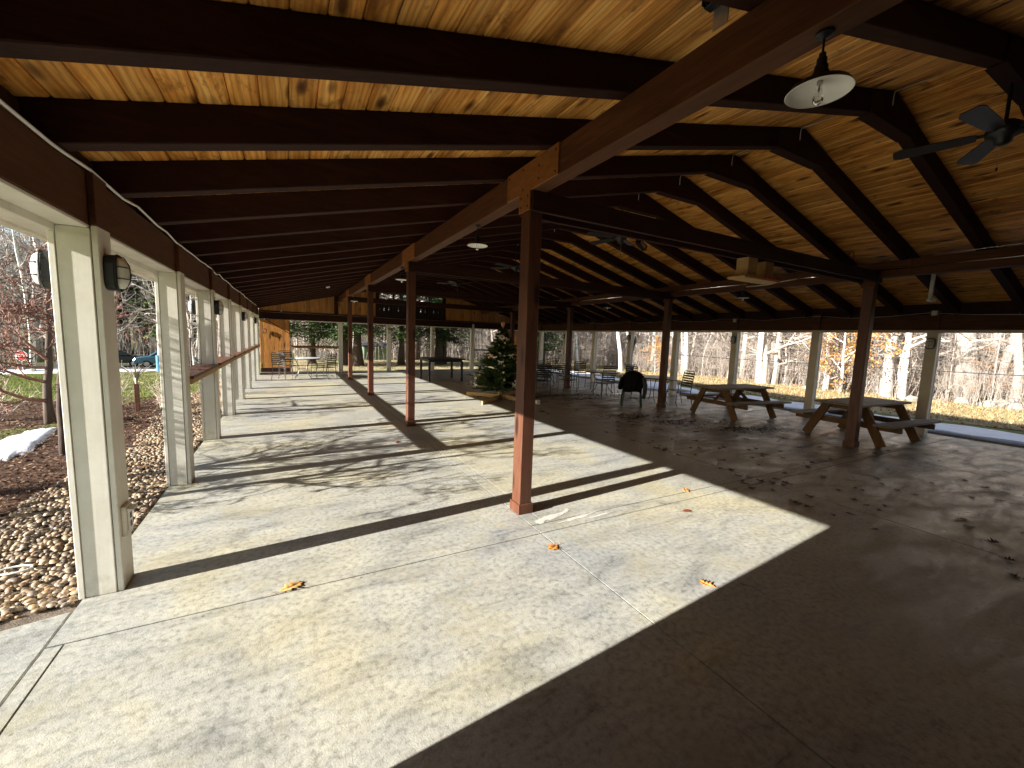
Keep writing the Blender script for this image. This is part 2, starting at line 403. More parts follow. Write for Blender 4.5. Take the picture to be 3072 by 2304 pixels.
M['white_paint2'] = plain('white paint', (.8,.8,.78), .4, .4)
M['blue_paint'] = plain('blue paint', (.06,.22,.42), .5, .4)
M['car_blue'] = plain('teal car paint', (.05,.14,.20), .2, .6, .3)
M['car_dark'] = plain('black car paint', (.010,.012,.016), .2, .6, .2)
M['rubber'] = plain('tyre rubber', (.015,.015,.015), .8, .2)
M['ribbon'] = plain('white ribbon', (.75,.72,.64), .5, .3)
M['gold'] = plain('cream ornament', (.62,.50,.30), .4, .4)
M['peach'] = plain('peach flower', (.65,.33,.20), .6, .3)
M['green_shed'] = plain('pale green boards', (.17,.25,.17), .7, .2)
M['cement'] = plain('pale cement smear', (.40,.395,.36), .8, .1, scale=20)
M['black_frame'] = plain('near black stained timber', (.016,.008,.006), .55, .3)
def glass_mat(name, tint=(.9,.95,.95), rough=.05):
    m, nt, b = base_mat(name, rough, .5); b.inputs['Base Color'].default_value = (*tint, 1)
    b.inputs['Transmission Weight'].default_value = 1.0; b.inputs['IOR'].default_value = 1.45; return m
M['bulb_glass'] = glass_mat('bulb glass', (.97,.93,.85), .02)
M['frosted'] = plain('frosted lamp glass', (.66,.66,.58), .3, .5, bumps=.02)
M['car_glass'] = plain('car window glass', (.03,.04,.05), .08, .6)

# ------------------------------------------------------------------ terrain
def gz(x, y):
    z = -0.035
    def ss(a, b, t): t = min(1, max(0, (t-a)/(b-a))); return t*t*(3-2*t)
    if x > 10.1: z -= .365*ss(10.4, 14.2, x)
    d = math.hypot(x, y)
    if x < 1: z -= 1.45*ss(11, 42, d)*ss(1, -6, x)
    if y > 17: z -= .07*ss(17, 21, y)
    return z
xs = sorted(set([-400,-200,-120,-80,-60] + [x for x in np.arange(-50, 52, 1.0)] + [60,80,120,200,400]))
ys = sorted(set([-400,-200,-100,-60,-40,-30,-20] + [y for y in np.arange(-14, 62, 1.0)] + [70,90,120,200,400]))
V = []; Fc = []
for y in ys:
    for x in xs:
        j = 0 if (-2 < x < 11.5 and -6 < y < 19) else math.sin(x*1.7+y*.9)*math.cos(y*1.3-x*.6)*.015
        inside = (-.9 < x < 10.0 and -4.4 < y < 16.7)
        V.append((float(x), float(y), gz(x, y)+j-(.3 if inside else 0)))
nx = len(xs)
for j in range(len(ys)-1):
    for i in range(nx-1): a = j*nx+i; Fc.append((a, a+1, a+nx+1, a+nx))
mb = MB(); mb.add(V, Fc); put('ground', mb.mesh('ground', smooth=True), M['lawn'], kind='structure')

def blob_patch(name, cx, cy, rx, ry, mat, h=.02, seed=0, n=40, irr=.25, rot=0, kind='stuff', lab=None, lift=.004):
    r = random.Random(seed); ph = [r.uniform(0, 6.3) for _ in range(6)]
    mb = MB(); V = [(cx, cy, gz(cx, cy)+h+lift)]; rings = 4
    for q in range(1, rings+1):
        t = q/rings
        for k in range(n):
            a = 2*math.pi*k/n
            w = 1+irr*(math.sin(2*a+ph[0])*.5+math.sin(3*a+ph[1])*.4+math.sin(5*a+ph[2])*.35+math.sin(9*a+ph[3])*.25+math.sin(14*a+ph[4])*.18)
            px = rx*t*w*math.cos(a); py = ry*t*w*math.sin(a)
            X = cx+px*math.cos(rot)-py*math.sin(rot); Y = cy+px*math.sin(rot)+py*math.cos(rot)
            V.append((X, Y, gz(X, Y)+lift+h*(1-t**3)-(.03 if q == rings else 0)))
    Fc = [(0, 1+k, 1+(k+1) % n) for k in range(n)]
    for q in range(rings-1):
        for k in range(n):
            a = 1+q*n+k; b_ = 1+q*n+(k+1) % n; Fc.append((a, a+n, b_+n, b_))
    mb.add(V, Fc); o = put(name, mb.mesh(name, smooth=True), mat, kind=kind)
    if lab: o['label'] = lab
    return o

# strips of special ground
def strip(name, polyx, mat, lift, kind='structure'):
    """polyx: list of (y, xleft, xright)"""
    mb = MB(); V = []; n = 8
    for y, a, b_ in polyx:
        for k in range(n+1):
            x = a+(b_-a)*k/n; V.append((x, y, gz(x, y)+lift))
    Fc = []
    for j in range(len(polyx)-1):
        for k in range(n): i = j*(n+1)+k; Fc.append((i, i+1, i+n+2, i+n+1))
    mb.add(V, Fc); return put(name, mb.mesh(name), mat, kind=kind)
wob = lambda y, s: .09*math.sin(y*1.9+s)+.05*math.sin(y*4.7+s*2)
strip('mulch_bed', [(y, -3.9-1.2*math.sin((y-3)*.32)+wob(y, 3), -1.6) for y in np.arange(2.9, 11.6, .3)], M['mulch'], .006)
strip('pebble_border', [(y, -1.80+wob(y, 1)-(max(0, 4.4-y)*.55), -.97) for y in np.arange(2.75, 17.2, .25)], M['gravel_bed'], .012)
strip('leaf_strewn_verge', [(y, 15.8+.25*math.sin(y*.8), 20.6+.5*math.sin(y*.6)) for y in np.arange(-16, 44, 1.)], M['litter'], .012)
strip('leaf_mould', [(y, 10.21, 11.9+.3*math.sin(y*1.1)) for y in np.arange(-8, 17.0, .5)], M['mulch'], .006)
strip('woodland_floor', [(y, 20.3+.5*math.sin(y*.6), 49.0) for y in np.arange(-24, 44, 1.)], M['litter'], .018)
strip('woodland_floor_behind', [(y, -6.0, 20.0) for y in np.arange(17.6, 55, 1.)], M['litter'], .008)
strip('road', [(y, -46., -2.) for y in (36.5, 37.5, 38.5, 39.5, 40.5, 41.5, 42.5)], M['asphalt'], .03)

# slab of the pavilion
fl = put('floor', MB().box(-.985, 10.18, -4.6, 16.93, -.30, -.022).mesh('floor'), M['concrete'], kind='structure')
G = .0045
def slab(x0, x1, y0, y1, dz=0):
    put('slab', MB().box(x0+G, x1-G, y0+G, y1-G, -.02, dz).mesh('slab'), M['concrete'], parent=fl)
for x0, x1, y0, y1 in [(-1.0, -.935, -4.62, 2.49), (-.935, 1.652, -1.2, 2.49), (-.935, 1.652, -4.62, -1.2), (1.652, 4.55, -4.62, 2.49), (4.55, 7.40, -4.62, 2.49), (7.40, 10.20, -4.62, 2.49),
                       (-1.0, 1.652, 2.49, 6.12), (-1.0, 1.652, 6.12, 9.80), (-1.0, 1.652, 9.80, 13.45), (-1.0, 1.652, 13.45, 16.95),
                       (1.652, 1.775, 2.63, 9.80), (1.652, 1.775, 9.80, 16.95), (1.652, 7.40, 2.49, 2.63), (1.775, 4.55, 2.63, 9.80), (4.55, 7.40, 2.63, 9.80),
                       (1.775, 4.55, 9.80, 16.95), (4.55, 7.40, 9.80, 16.95), (7.40, 10.20, 2.49, 6.12), (7.40, 10.20, 6.12, 9.80), (7.40, 10.20, 9.80, 16.95)]:
    slab(x0, x1, y0, y1)
# path that meets the slab on the left
put('walkway', MB().prism([(-1.012, 2.80), (-1.30, 2.74), (-2.4, 2.78), (-7.0, 3.1), (-7.0, 1.2), (-2.6, .9), (-1.012, .7)][::-1], -.14, -.012, 'z').mesh('walkway'), M['walk'], kind='structure', bev=.006)
# pale cement smears by the first brown post
for i, (cx, cy, rx, ry, a) in enumerate([(1.86, 2.70, .13, .035, .2), (2.08, 2.60, .22, .022, .1), (2.3, 2.56, .18, .012, .05), (2.05, 2.74, .10, .02, .5), (1.75, 2.66, .05, .03, 0)]):
    r = random.Random(i); V = [(cx, cy, .0035)]
    for k in range(22):
        an = 2*math.pi*k/22; w = r.uniform(.6, 1.3); V.append((cx+rx*w*math.cos(an)*math.cos(a)-ry*w*math.sin(an)*math.sin(a), cy+rx*w*math.cos(an)*math.sin(a)+ry*w*math.sin(an)*math.cos(a), .0025))
    put('cement_smear', MB().add(V, [(0, 1+k, 1+(k+1) % 22) for k in range(22)]).mesh('cement_smear'), M['cement'], parent=fl)

# ------------------------------------------------------------------ pavilion
pav = thing('pavilion', 'open timber pavilion with brown rafters, pine plank ceiling and cream posts', 'pavilion')
S = 3.66; H2 = 1.83
LY = [.985]+[2.885+H2*i for i in range(0, 8)]      # left posts
XR0 = 4.68
def zb_left(x): return 2.212+.236*(x+.85)
def zb(x):
    zr = zb_left(XR0)
    return zb_left(x) if x <= XR0 else zr-.275*(x-XR0)
RD = .18
# rafters ----------------------------------------------------------
def rafter_mesh():
    mb = MB(); xl, xr = -1.47, 10.12
    zr = zb(XR0)
    mb.prism([(xl, zb(xl)+.03), (xl+.03, zb(xl+.03)), (XR0, zr), (XR0, zr+RD), (xl, zb(xl)+RD)][::-1], 0, .095)
    mb.prism([(XR0+.001, zr), (xr-.03, zb(xr-.03)), (xr, zb(xr)+.03), (xr, zb(xr)+RD), (XR0+.001, zr+RD)][::-1], 0, .095)
    return mb.mesh('rafter')
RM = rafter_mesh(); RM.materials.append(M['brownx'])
zc = zb(4.08)
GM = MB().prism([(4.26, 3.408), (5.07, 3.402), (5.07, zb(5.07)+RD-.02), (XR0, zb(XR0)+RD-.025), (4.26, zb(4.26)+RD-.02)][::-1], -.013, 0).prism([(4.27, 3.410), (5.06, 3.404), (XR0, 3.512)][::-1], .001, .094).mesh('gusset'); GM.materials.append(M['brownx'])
RY = [1.81+.732*k for k in range(-8, 21)]
for y in RY:
    r = put('rafter', RM, None, pav, (0, y, 0), bev=.006)
    put('gusset', GM, None, r)
for i in range(len(RY)-1):
    for xx in (-.975, 9.74):
        put('blocking_board', MB().box(xx, xx+.035, RY[i]+.097, RY[i+1]-.002, 2.08, zb(xx)+RD-.006 if xx < 0 else zb(xx+.035)+RD-.006).mesh('blocking_board'), M['brownx'], pav)
# ceiling boards -------------------------------------------------------------
TH = .022
_pc = {}
def plank_mesh(n, w):
    key = (n, round(w, 4))
    if key in _pc: return _pc[key]
    L = n*.732; c = .008; t = TH
    prof = [(0, 0+c), (c, 0), (w-c, 0), (w, c), (w, t), (0, t)]
    me = MB().prism([(p, q) for p, q in prof][::-1], 0, L-.0025).mesh('ceiling_board'); me.materials.append(M['pine']); _pc[key] = me; return me
sl_l = math.atan(.236); sl_r = math.atan(.275)
def lay(x0, x1, n, sgn):
    w = (x1-x0)/n; ang = sl_l if sgn > 0 else sl_r
    wl_ = w/math.cos(ang)-.0036
    last = None
    for i in range(n):
        x = x0+i*w
        a = rng.choice([11, 12, 13, 14, 10, 15]); b_ = rng.choice([17, 18, 19, 20, 21, 22])
        while last and (a == last[0] or b_ == last[1]):
            a = rng.choice([10, 11, 12, 13, 14, 15]); b_ = rng.choice([17, 18, 19, 20, 21, 22])
        last = (a, b_)
        for s0, s1 in ((0, a), (a, b_), (b_, 29)):
            y = 1.81+.732*(s0-8)+.0475
            put('ceiling_board', plank_mesh(s1-s0, wl_), None, pav, (x, y, zb(x)+RD/1.0+rng.uniform(0, .0015)), (0, -ang if sgn > 0 else ang, 0))
lay(-1.47, XR0, 49, 1); lay(XR0+.002, 10.12, 45, -1)
# roof skin above
zr = zb(XR0)+RD+TH+.004
mb = MB()
mb.prism([(-1.52, zb(-1.52)+RD+TH+.004), (XR0, zr), (XR0, zr+.06), (-1.52, zb(-1.52)+RD+TH+.064)][::-1], -4.6, 17.4)
mb.prism([(XR0, zr), (10.17, zb(10.17)+RD+TH+.004), (10.17, zb(10.17)+RD+TH+.064), (XR0, zr+.06)][::-1], -4.6, 17.4)
put('roof_covering', mb.mesh('roof_covering'), plain('grey roofing', (.09,.09,.095), .8, .2), pav)
# eave: fascia boards and level soffit outside the left header
put('fascia_board', MB().box(-1.545, -1.50, -4.6, 17.4, 2.050, zb(-1.5)+RD+.02).mesh('fascia_board'), M['white'], pav, bev=.004)
for i in range(6):
    y0 = -4.6+i*3.66
    put('soffit_board', MB().box(-1.498, -1.262, y0, y0+3.655, 2.072, 2.084).mesh('soffit_board'), M['white'], pav, bev=.003)
    put('soffit_board', MB().box(-1.258, -1.014, y0, y0+3.655, 2.072, 2.084).mesh('soffit_board'), M['white'], pav, bev=.003)
put('fascia_board', MB().box(10.15, 10.19, -4.6, 17.4, 1.97, zb(10.15)+RD).mesh('fascia_board'), M['white'], pav, bev=.004)
# left header beam, cream soffit and outer trim
put('header_beam', MB().box(-.975, -.862, -4.6, 16.60, 1.957, 2.212).mesh('header_beam'), M['brown'], pav, bev=.006)
put('header_lining', MB().box(-.984, -.864, -4.6, 16.60, 1.941, 1.956).mesh('header_lining'), M['white'], pav, bev=.003)
put('outer_trim', MB().box(-1.010, -.985, -4.6, 16.60, 1.906, 2.262).mesh('outer_trim'), M['white'], pav, bev=.004)
# left posts
pm = MB().box(-.986, -.860, 0, .172, 0, 1.940).mesh('white_post'); pm.materials.append(M['white'])
cm = MB().box(-1.0115, -.9875, -.0052, .162, 0, 1.905).mesh('casing_board'); cm.materials.append(M['white'])
im = MB().box(-.857, -.831, .004, .176, 0, 1.955).mesh('inner_board'); im.materials.append(M['white'])
ub = MB().box(-.8605, -.832, .002, .174, 1.957, 2.210).mesh('upper_batten'); ub.materials.append(M['brown'])
for y in LY:
    p = put('white_post', pm, None, pav, (0, y, 0), bev=.004)
    put('casing_board', cm, None, p, bev=.002); put('inner_board', im, None, p, bev=.004)
    put('upper_batten', ub, None, pav, (0, y, 0), bev=.003)
# solid left walls (behind the camera and the last bay) in vertical boards
def boards(x0, x1, y0, y1, z0, z1, axis, n, name='wall_board', mat='panel', parent=None):
    for i in range(n):
        if axis == 'y': a = y0+(y1-y0)*i/n; b_ = y0+(y1-y0)*(i+1)/n; me = MB().box(x0, x1, a+.0012, b_-.0012, z0, z1)
        else: a = x0+(x1-x0)*i/n; b_ = x0+(x1-x0)*(i+1)/n; me = MB().box(a+.0012, b_-.0012, y0, y1, z0, z1)
        put(name, me.mesh(name), M[mat], parent or pav, bev=.005)
boards(-.935, -.912, -4.5, .983, .0, 1.94, 'y', 34)
boards(-.935, -.912, 15.88, 16.62, .0, 1.94, 'y', 5)
put('sheathing', MB().box(-.980, -.937, -4.5, .983, 0, 1.94).mesh('sheathing'), M['white'], pav)
put('sheathing', MB().box(-.980, -.937, 15.88, 16.62, 0, 1.94).mesh('sheathing'), M['white'], pav)
# wall behind the camera
boards(-.9, 9.7, -4.47, -4.44, 0, 2.2, 'x', 60)
put('rear_wall', MB().prism([(-.95, 0), (9.86, 0), (9.86, 2.3), (XR0, 3.6), (-.95, 2.4)][::-1], -4.55, -4.475).mesh('rear_wall'), M['brownx'], pav)
# shelves between the left posts from the second bay on
for i in range(2, 8):
    y0 = LY[i]-H2+.180 if i > 2 else LY[2]-H2+.18
for i in range(2, 8):
    y0 = LY[i]+.177-H2+.0 if False else LY[i-0]
for i in range(2, 8):
    y0 = LY[i]+.178; y1 = (LY[i+1] if i+1 < len(LY) else 15.88)-.002
    if y0 > 15.6: continue
    s = put('shelf', MB().box(-1.03, -.800, y0, y1, .975, 1.003).mesh('shelf'), M['brownz'], pav, bev=.004)
    put('shelf_rail', MB().box(-.835, -.812, y0, y1, .925, .974).mesh('shelf_rail'), M['fresh'], s, bev=.003)
    put('shelf_rail', MB().box(-.99, -.967, y0, y1, .925, .974).mesh('shelf_rail'), M['fresh'], s, bev=.003)
# middle beams and posts
for nm, x0, x1, z0, z1 in (('purlin_beam', 1.662, 1.785, 2.590, zb(1.66)-.001), ('purlin_beam', 7.455, 7.58, 2.500, zb(7.58)-.001)):
    put(nm, MB().box(x0, x1, -4.44, 16.72, z0, z1).mesh(nm), M['brown'], pav, bev=.006)
bp = MB().box(0, .115, 0, .135, .0, 2.588).mesh('brown_post'); bp.materials.append(M['brownz'])
bs = MB().box(-.012, .127, -.012, .147, .0, .085).mesh('post_plinth'); bs.materials.append(M['brownz'])
gp = MB().prism([(-.40, 2.592), (-.40, 2.80), (.345, 2.80), (.345, 2.592), (.135, 2.592), (.135, 2.452), (-.035, 2.452), (-.035, 2.592)], -.013, 0, 'x').mesh('plywood_gusset'); gp.materials.append(M['ply'])
gp2 = MB().prism([(-.40, 2.592), (-.40, 2.79), (.345, 2.79), (.345, 2.592), (.135, 2.592), (.135, 2.452), (-.035, 2.452), (-.035, 2.592)], -.013, 0, 'x').mesh('plywood_gusset'); gp2.materials.append(M['brown'])
bo = MB().lathe([(0, -.004), (.009, -.003), (.009, 0)], 8).mesh('bolt'); bo.materials.append(M['black_metal'])
MYS = [2.85-S] + [2.85+S*i for i in range(4)]
for y in MYS:
    for xx in (1.664, 7.457):
        zt = 0 if xx < 5 else -.03
        p = put('brown_post', bp, None, pav, (xx, y, zt if False else 0), bev=.006)
        put('post_plinth', bs, None, p, bev=.003)
        if xx < 5:
            g = put('plywood_gusset', gp, None, pav, (xx-.003, y+.02, 0), bev=.001)
            for (by, bz) in [(-.37,2.76),(-.37,2.62),(-.15,2.73),(-.15,2.64),(.08,2.77),(.08,2.62),(.31,2.77),(.31,2.62),(0,2.56),(.1,2.56),(0,2.48),(.1,2.49)]:
                put('bolt', bo, None, g, (-.013, by, bz), (0, math.pi/2, 0))
        else:
            gq = put('plywood_gusset', gp2, None, pav, (xx-.003, y+.02, -.08))
    for dy in (-.042, .137):
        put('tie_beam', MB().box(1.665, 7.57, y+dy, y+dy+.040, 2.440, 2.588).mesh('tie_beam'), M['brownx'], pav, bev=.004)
# right eave wall
put('eave_beam', MB().box(9.715, 9.83, -4.6, 16.72, 1.845, zb(9.83)-.001).mesh('eave_beam'), M['brown'], pav, bev=.006)
put('eave_rail', MB().box(9.712, 9.835, -4.6, 16.72, 1.800, 1.844).mesh('eave_rail'), M['white'], pav, bev=.003)
wp = MB().box(9.713, 9.80, 0, .150, 0, 1.799).mesh('white_post'); wp.materials.append(M['white'])
wc = MB().box(9.802, 9.838, -.006, .144, 0, 1.799).mesh('casing_board'); wc.materials.append(M['white'])
WY = [2.745+1.79*i for i in range(-4, 8)]
for y in WY:
    p = put('white_post', wp, None, pav, (0, y, -.0), bev=.004); put('casing_board', wc, None, p, bev=.003)
    put('upper_batten', MB().box(9.690, 9.714, 0, .15, 1.847, 2.17).mesh('upper_batten'), M['brown'], pav, (0, y, 0), bev=.003)
# end wall (far gable) --------------------------------------------------------
YE = 16.75
put('end_header', MB().box(-.86, 9.70, YE, YE+.11, 1.860, 2.140).mesh('end_header'), M['brownx'], pav, bev=.006)
put('end_rail', MB().box(.05, 9.70, YE+.002, YE+.112, 1.825, 1.859).mesh('end_rail'), M['white'], pav, bev=.003)
for x in (1.665, 3.455, 5.245, 7.035):
    p = put('white_post', MB().box(x, x+.15, YE+.0, YE+.13, 0, 1.824).mesh('white_post'), M['white'], pav, bev=.004)
# wood panels at both ends of the wall
boards(-.855, .045, YE+.03, YE+.055, .15, 1.855, 'x', 8)
put('skirting', MB().box(-.855, .045, YE+.02, YE+.075, 0, .148).mesh('skirting'), M['brownx'], pav, bev=.004)
put('jamb', MB().box(.047, .075, YE-.01, YE+.09, 0, 1.822).mesh('jamb'), M['brownz'], pav, bev=.003)
boards(8.75, 9.70, YE+.03, YE+.055, .10, 1.82, 'x', 8)
s = put('shelf', MB().box(.078, 1.662, YE-.06, YE+.13, .93, .955).mesh('shelf'), M['brownz'], pav, bev=.003)
put('shelf_rail', MB().box(.078, 1.662, YE-.02, YE+.0, .865, .929).mesh('shelf_rail'), M['panel'], s, bev=.003)
put('guard_rail', MB().box(7.19, 8.74, YE+.02, YE+.07, .88, .94).mesh('guard_rail'), M['black_frame'], pav, bev=.003)
# gable boards following the roof line, leaving the window band open
def gable_boards(x0, x1, n):
    for i in range(n):
        a = x0+(x1-x0)*i/n; b_ = x0+(x1-x0)*(i+1)/n
        za, zb_ = zb(a)+RD-.008, zb(b_)+RD-.008
        put('gable_board', MB().prism([(a+.0015, 2.142), (b_-.0015, 2.142), (b_-.0015, zb_), (a+.0015, za)], YE+.035, YE+.06).mesh('gable_board'), M['panel'], pav, bev=.004)
gable_boards(-.86, 1.54, 18); gable_boards(1.68, 3.02, 10); gable_boards(5.86, 9.70, 28)
for x0, x1 in ((1.54, 1.675), (3.02, 3.16), (5.72, 5.855)):
    put('gable_post', MB().box(x0, x1, YE+.0, YE+.10, 2.142, min(zb(x0), zb(x1))+RD-.01).mesh('gable_post'), M['brownx'], pav, bev=.004)
put('window_lintel', MB().prism([(3.16, 3.04), (5.72, 3.04), (5.72, zb(5.72)+RD-.008), (XR0, zb(XR0)+RD-.008), (3.16, zb(3.16)+RD-.008)], YE+.03, YE+.06).mesh('window_lintel'), M['brownx'], pav)
put('window_rail', MB().box(3.16, 5.72, YE+.01, YE+.08, 2.665, 2.755).mesh('window_rail'), M['brownx'], pav, bev=.004)
for x in (3.68, 4.22, 4.57, 5.12):
    put('mullion', MB().box(x, x+.06, YE+.012, YE+.075, 2.14, 3.04).mesh('mullion'), M['black_frame'], pav, bev=.003)
def baluster_panel(x0, x1):
    # board with a cut-out on each edge: neighbouring boards form the diamond and wave openings
    w = (x1-x0); c = .02
    pts = [(x0+.0006, 2.142), (x1-.0006, 2.142), (x1-.0006, 2.36), (x1-.0006-c*.4, 2.39), (x1-.0006-c*1.1, 2.44), (x1-.0006-c*.2, 2.49), (x1-.0006-c*.5, 2.53), (x1-.0006, 2.57), (x1-.0006, 2.655),
           (x0+.0006, 2.655), (x0+.0006, 2.57), (x0+.0006+c*.5, 2.53), (x0+.0006+c*.2, 2.49), (x0+.0006+c*1.1, 2.44), (x0+.0006+c*.4, 2.39), (x0+.0006, 2.36)]
    put('baluster_board', MB().prism(pts, YE+.045, YE+.065).mesh('baluster_board'), M['black_frame'], pav)
nb = 14
for i in range(nb): baluster_panel(3.16+(5.72-3.16)*i/nb, 3.16+(5.72-3.16)*(i+1)/nb)

# ------------------------------------------------------------------ cables, pipes and hooks
def cable(name, pts, r, mat, label, cat='cable', n=5, group=None):
    o = put(name, MB().tube(pts, r, n).mesh(name, smooth=True), mat)
    return tag(o, label, cat, group)
pts = []
for i, y in enumerate(RY[4:27]):
    dz = .012*math.sin(i*2.1)
    pts += [(-.838, y-.05, 2.206+dz), (-.832, y+.05, 2.200+dz*.5), (-.842, y+.36, 2.218+.016*math.sin(i*1.3))]
cable('wall_cable', pts, .008, M['conduit'], 'white cable looping along the top of the left header beam')
for i, (y0, y1) in enumerate([(-3.6, 3.05), (3.56, 3.9), (4.75, 7.11), (8.0, 10.3), (10.9, 13.4)]):
    cable('conduit', [(7.444, y0, 2.60), (7.444, (y0+y1)/2, 2.602), (7.444, y1, 2.60)], .012, M['emt'],
          ['long white conduit on the right purlin beam above the nearest picnic table', 'short white conduit piece on the purlin beam just past the tie beam', 'white conduit on the right purlin beam behind the wooden box bracket',
           'fourth white conduit along the right purlin beam, beyond the far ceiling fan', 'farthest white conduit on the right purlin beam'][i], 'conduit')
cable('loose_cable', [(7.44, 3.9, 2.60), (7.42, 4.15, 2.575), (7.42, 4.4, 2.545), (7.43, 4.75, 2.55)], .010, M['conduit'], 'white cable sagging between two conduits behind the wooden box bracket')
pts = [(7.44, -2.0+.25*i, 2.735+.006*math.sin(i)) for i in range(18)]
cable('light_string', pts, .004, M['steel'], 'thin grey wire along the top of the right purlin beam')
pts = []
for i in range(28):
    y = -2.6+i*.55; pts.append((9.68, y, 2.10+.035*math.cos(i*math.pi*.6)))
cable('eave_wire', pts, .0035, M['steel'], 'thin wire hanging in shallow swags on the dark right eave beam')
pts = [(-.8+i*.35, YE-.012, 2.10-.006*math.sin(i)) for i in range(28)]
cable('gable_wire', pts, .004, M['steel'], 'thin wire stretched across the end header beam')
for i, y in enumerate(RY[7:21]):
    z = zb(4.62)+RD
    pts = [(4.64, y-.28, z-.012), (4.62, y-.05, z-.012), (4.60, y-.022, z-.022), (4.60, y-.018, z-.06), (4.60, y-.018, z-.13)]
    o = cable('ridge_wire', pts, .0045, M['conduit'], 'short pale ridge wire over the '+['first','second','third','fourth','fifth','sixth','seventh','eighth','ninth','tenth','eleventh','twelfth','thirteenth','fourteenth'][i]+' rafter counted from the near side', 'wire', 4, 'wires bent over the rafters along the ridge')
cable('wire_loop', [(6.55+.07*math.cos(a), 2.79, 2.68+.07*math.sin(a)) for a in np.linspace(-.6, 3.8, 12)], .005, M['black_metal'], 'black wire loop standing up on the nearest tie beam', 'wire')
cable('wire_coil', [(-.70+.055*math.cos(a), YE-.0, 1.44+.075*math.sin(a)) for a in np.linspace(0, 6.2, 14)], .012, M['black_metal'], 'black coil hanging on the pine panel at the far left corner', 'cable')
cable('brace_rod', [(-.84, 15.0, 1.98), (.04, YE, 1.38)], .012, M['brownx'], 'thin diagonal rod crossing the far left pine panel', 'rod')

# ------------------------------------------------------------------ lamps and fans
def pendant(loc, label, rod=.30):
    t = thing('pendant_lamp', label, 'pendant lamp', loc, 0, 'black barn pendant lamps'); t.scale = (.58,)*3
    put('rod', MB().tube([(0,0,0), (0,0,-rod)], .007, 8).mesh('rod', 1*K), M['black_metal'], t)
    put('canopy', MB().lathe([(.0,0), (.05,0), (.05,-.012), (.012,-.03), (0,-.03)], 16).mesh('canopy'), M['black_metal'], t)
    z = -rod
    put('socket', MB().lathe([(.0,z+.075), (.018,z+.075), (.020,z+.05), (.027,z+.045), (.029,z+.01), (.036,z+.0), (.038,z-.03), (.046,z-.04), (.048,z-.085), (0,z-.085)], 18).mesh('socket', smooth=False), M['black_metal'], t)
    prof_o = [(.036,z-.075), (.060,z-.085), (.115,z-.098), (.158,z-.118), (.176,z-.145), (.178,z-.152)]
    prof_i = [(.178,z-.152), (.172,z-.147), (.155,z-.122), (.112,z-.103), (.055,z-.091), (0,z-.088)]
    s = put('shade', MB().lathe(prof_o, 40).mesh('shade', smooth=True), M['black_metal'], t)
    put('shade_lining', MB().lathe(prof_i, 40).mesh('shade_lining', smooth=True), M['enamel'], s)
    put('rim', MB().lathe([(.1775,z-.150), (.181,z-.153), (.1775,z-.156), (.1745,z-.153), (.1775,z-.150)], 40).mesh('rim', smooth=True), M['enamel'], s)
    put('bulb_cap', MB().lathe([(0,z-.088), (.016,z-.088), (.016,z-.108), (.013,z-.116)], 14).mesh('bulb_cap', smooth=True), M['steel'], t)
    b = put('bulb', MB().lathe([(.013,z-.114), (.018,z-.135), (.028,z-.17), (.031,z-.19), (.027,z-.212), (.014,z-.226), (0,z-.230)], 20).mesh('bulb', smooth=True), M['bulb_glass'], t)
    pts = [(.008*math.cos(a*2.0), .008*math.sin(a*2.0), z-.13-.07*(i/11)) for i, a in enumerate(np.linspace(0, 8, 12))]
    put('filament', MB().tube(pts, .0016, 4).mesh('filament'), M['steel'], b)
    return t
L1 = pendant((1.722, .897, 2.588), 'black barn pendant lamp hanging large and near, from the middle beam', .19)
lamp_labels = ['pendant lamp hanging from the middle beam just past the first brown post', 'pendant lamp on the middle beam between the second and third brown posts', 'farthest pendant lamp on the middle beam, close to the gable',
               'pendant lamp under the right purlin beam beside the wooden box bracket', 'pendant lamp under the right purlin beam near the second tie beam', 'farthest pendant lamp on the right purlin beam',
               'pendant lamp above the black console table, near the third brown post']
for (x, y), lb, z in zip([(1.722, 3.99), (1.722, 7.18), (1.722, 12.9), (7.515, 4.85), (7.515, 8.6), (7.515, 14.9)], lamp_labels, (2.588,)*3+(2.558,)*3):
    dup(L1, (x, y, z), 0, lb)

def fan(loc, label, rot, rod=.56):
    t = thing('ceiling_fan', label, 'ceiling fan', loc, rot, 'dark ceiling fans along the ridge')
    put('downrod', MB().tube([(0,0,0), (0,0,-rod)], .012, 8).mesh('downrod'), M['black_metal'], t)
    put('canopy', MB().lathe([(0,.0), (.06,0), (.055,-.05), (.02,-.07), (0,-.07)], 18).mesh('canopy', smooth=True), M['black_metal'], t)
    z = -rod
    put('motor', MB().lathe([(0,z+.03), (.05,z+.03), (.09,z), (.10,z-.03), (.095,z-.065), (.05,z-.085), (.045,z-.12), (.02,z-.135), (0,z-.135)], 24).mesh('motor', smooth=True), M['black_metal'], t)
    bl = MB().prism([(.135,-.04), (.20,-.052), (.555,-.066), (.60,-.045), (.60,.045), (.555,.066), (.20,.052), (.135,.04)][::-1], -.004, .004, 'z').mesh('blade'); bl.materials.append(M['bronze'])
    ar = MB().bar((.08,0,.004), (.17,0,.006), .035, .008).mesh('blade_arm'); ar.materials.append(M['black_metal'])
    for k in range(5):
        a = 2*math.pi*k/5
        b = put('blade', bl, None, t, (0,0,z-.045), (math.radians(12), 0, a)); put('blade_arm', ar, None, b)
    put('pull_chain', MB().tube([(.03,0,z-.13), (.032,0,z-.28)], .0022, 4).mesh('pull_chain'), M['steel'], t)
    put('chain_bob', MB().lathe([(0,z-.275), (.007,z-.285), (.007,z-.30), (0,z-.31)], 8, (.032,0,0)).mesh('chain_bob'), M['bronze'], t)
    return t
zf = zb(4.62)+RD-.0
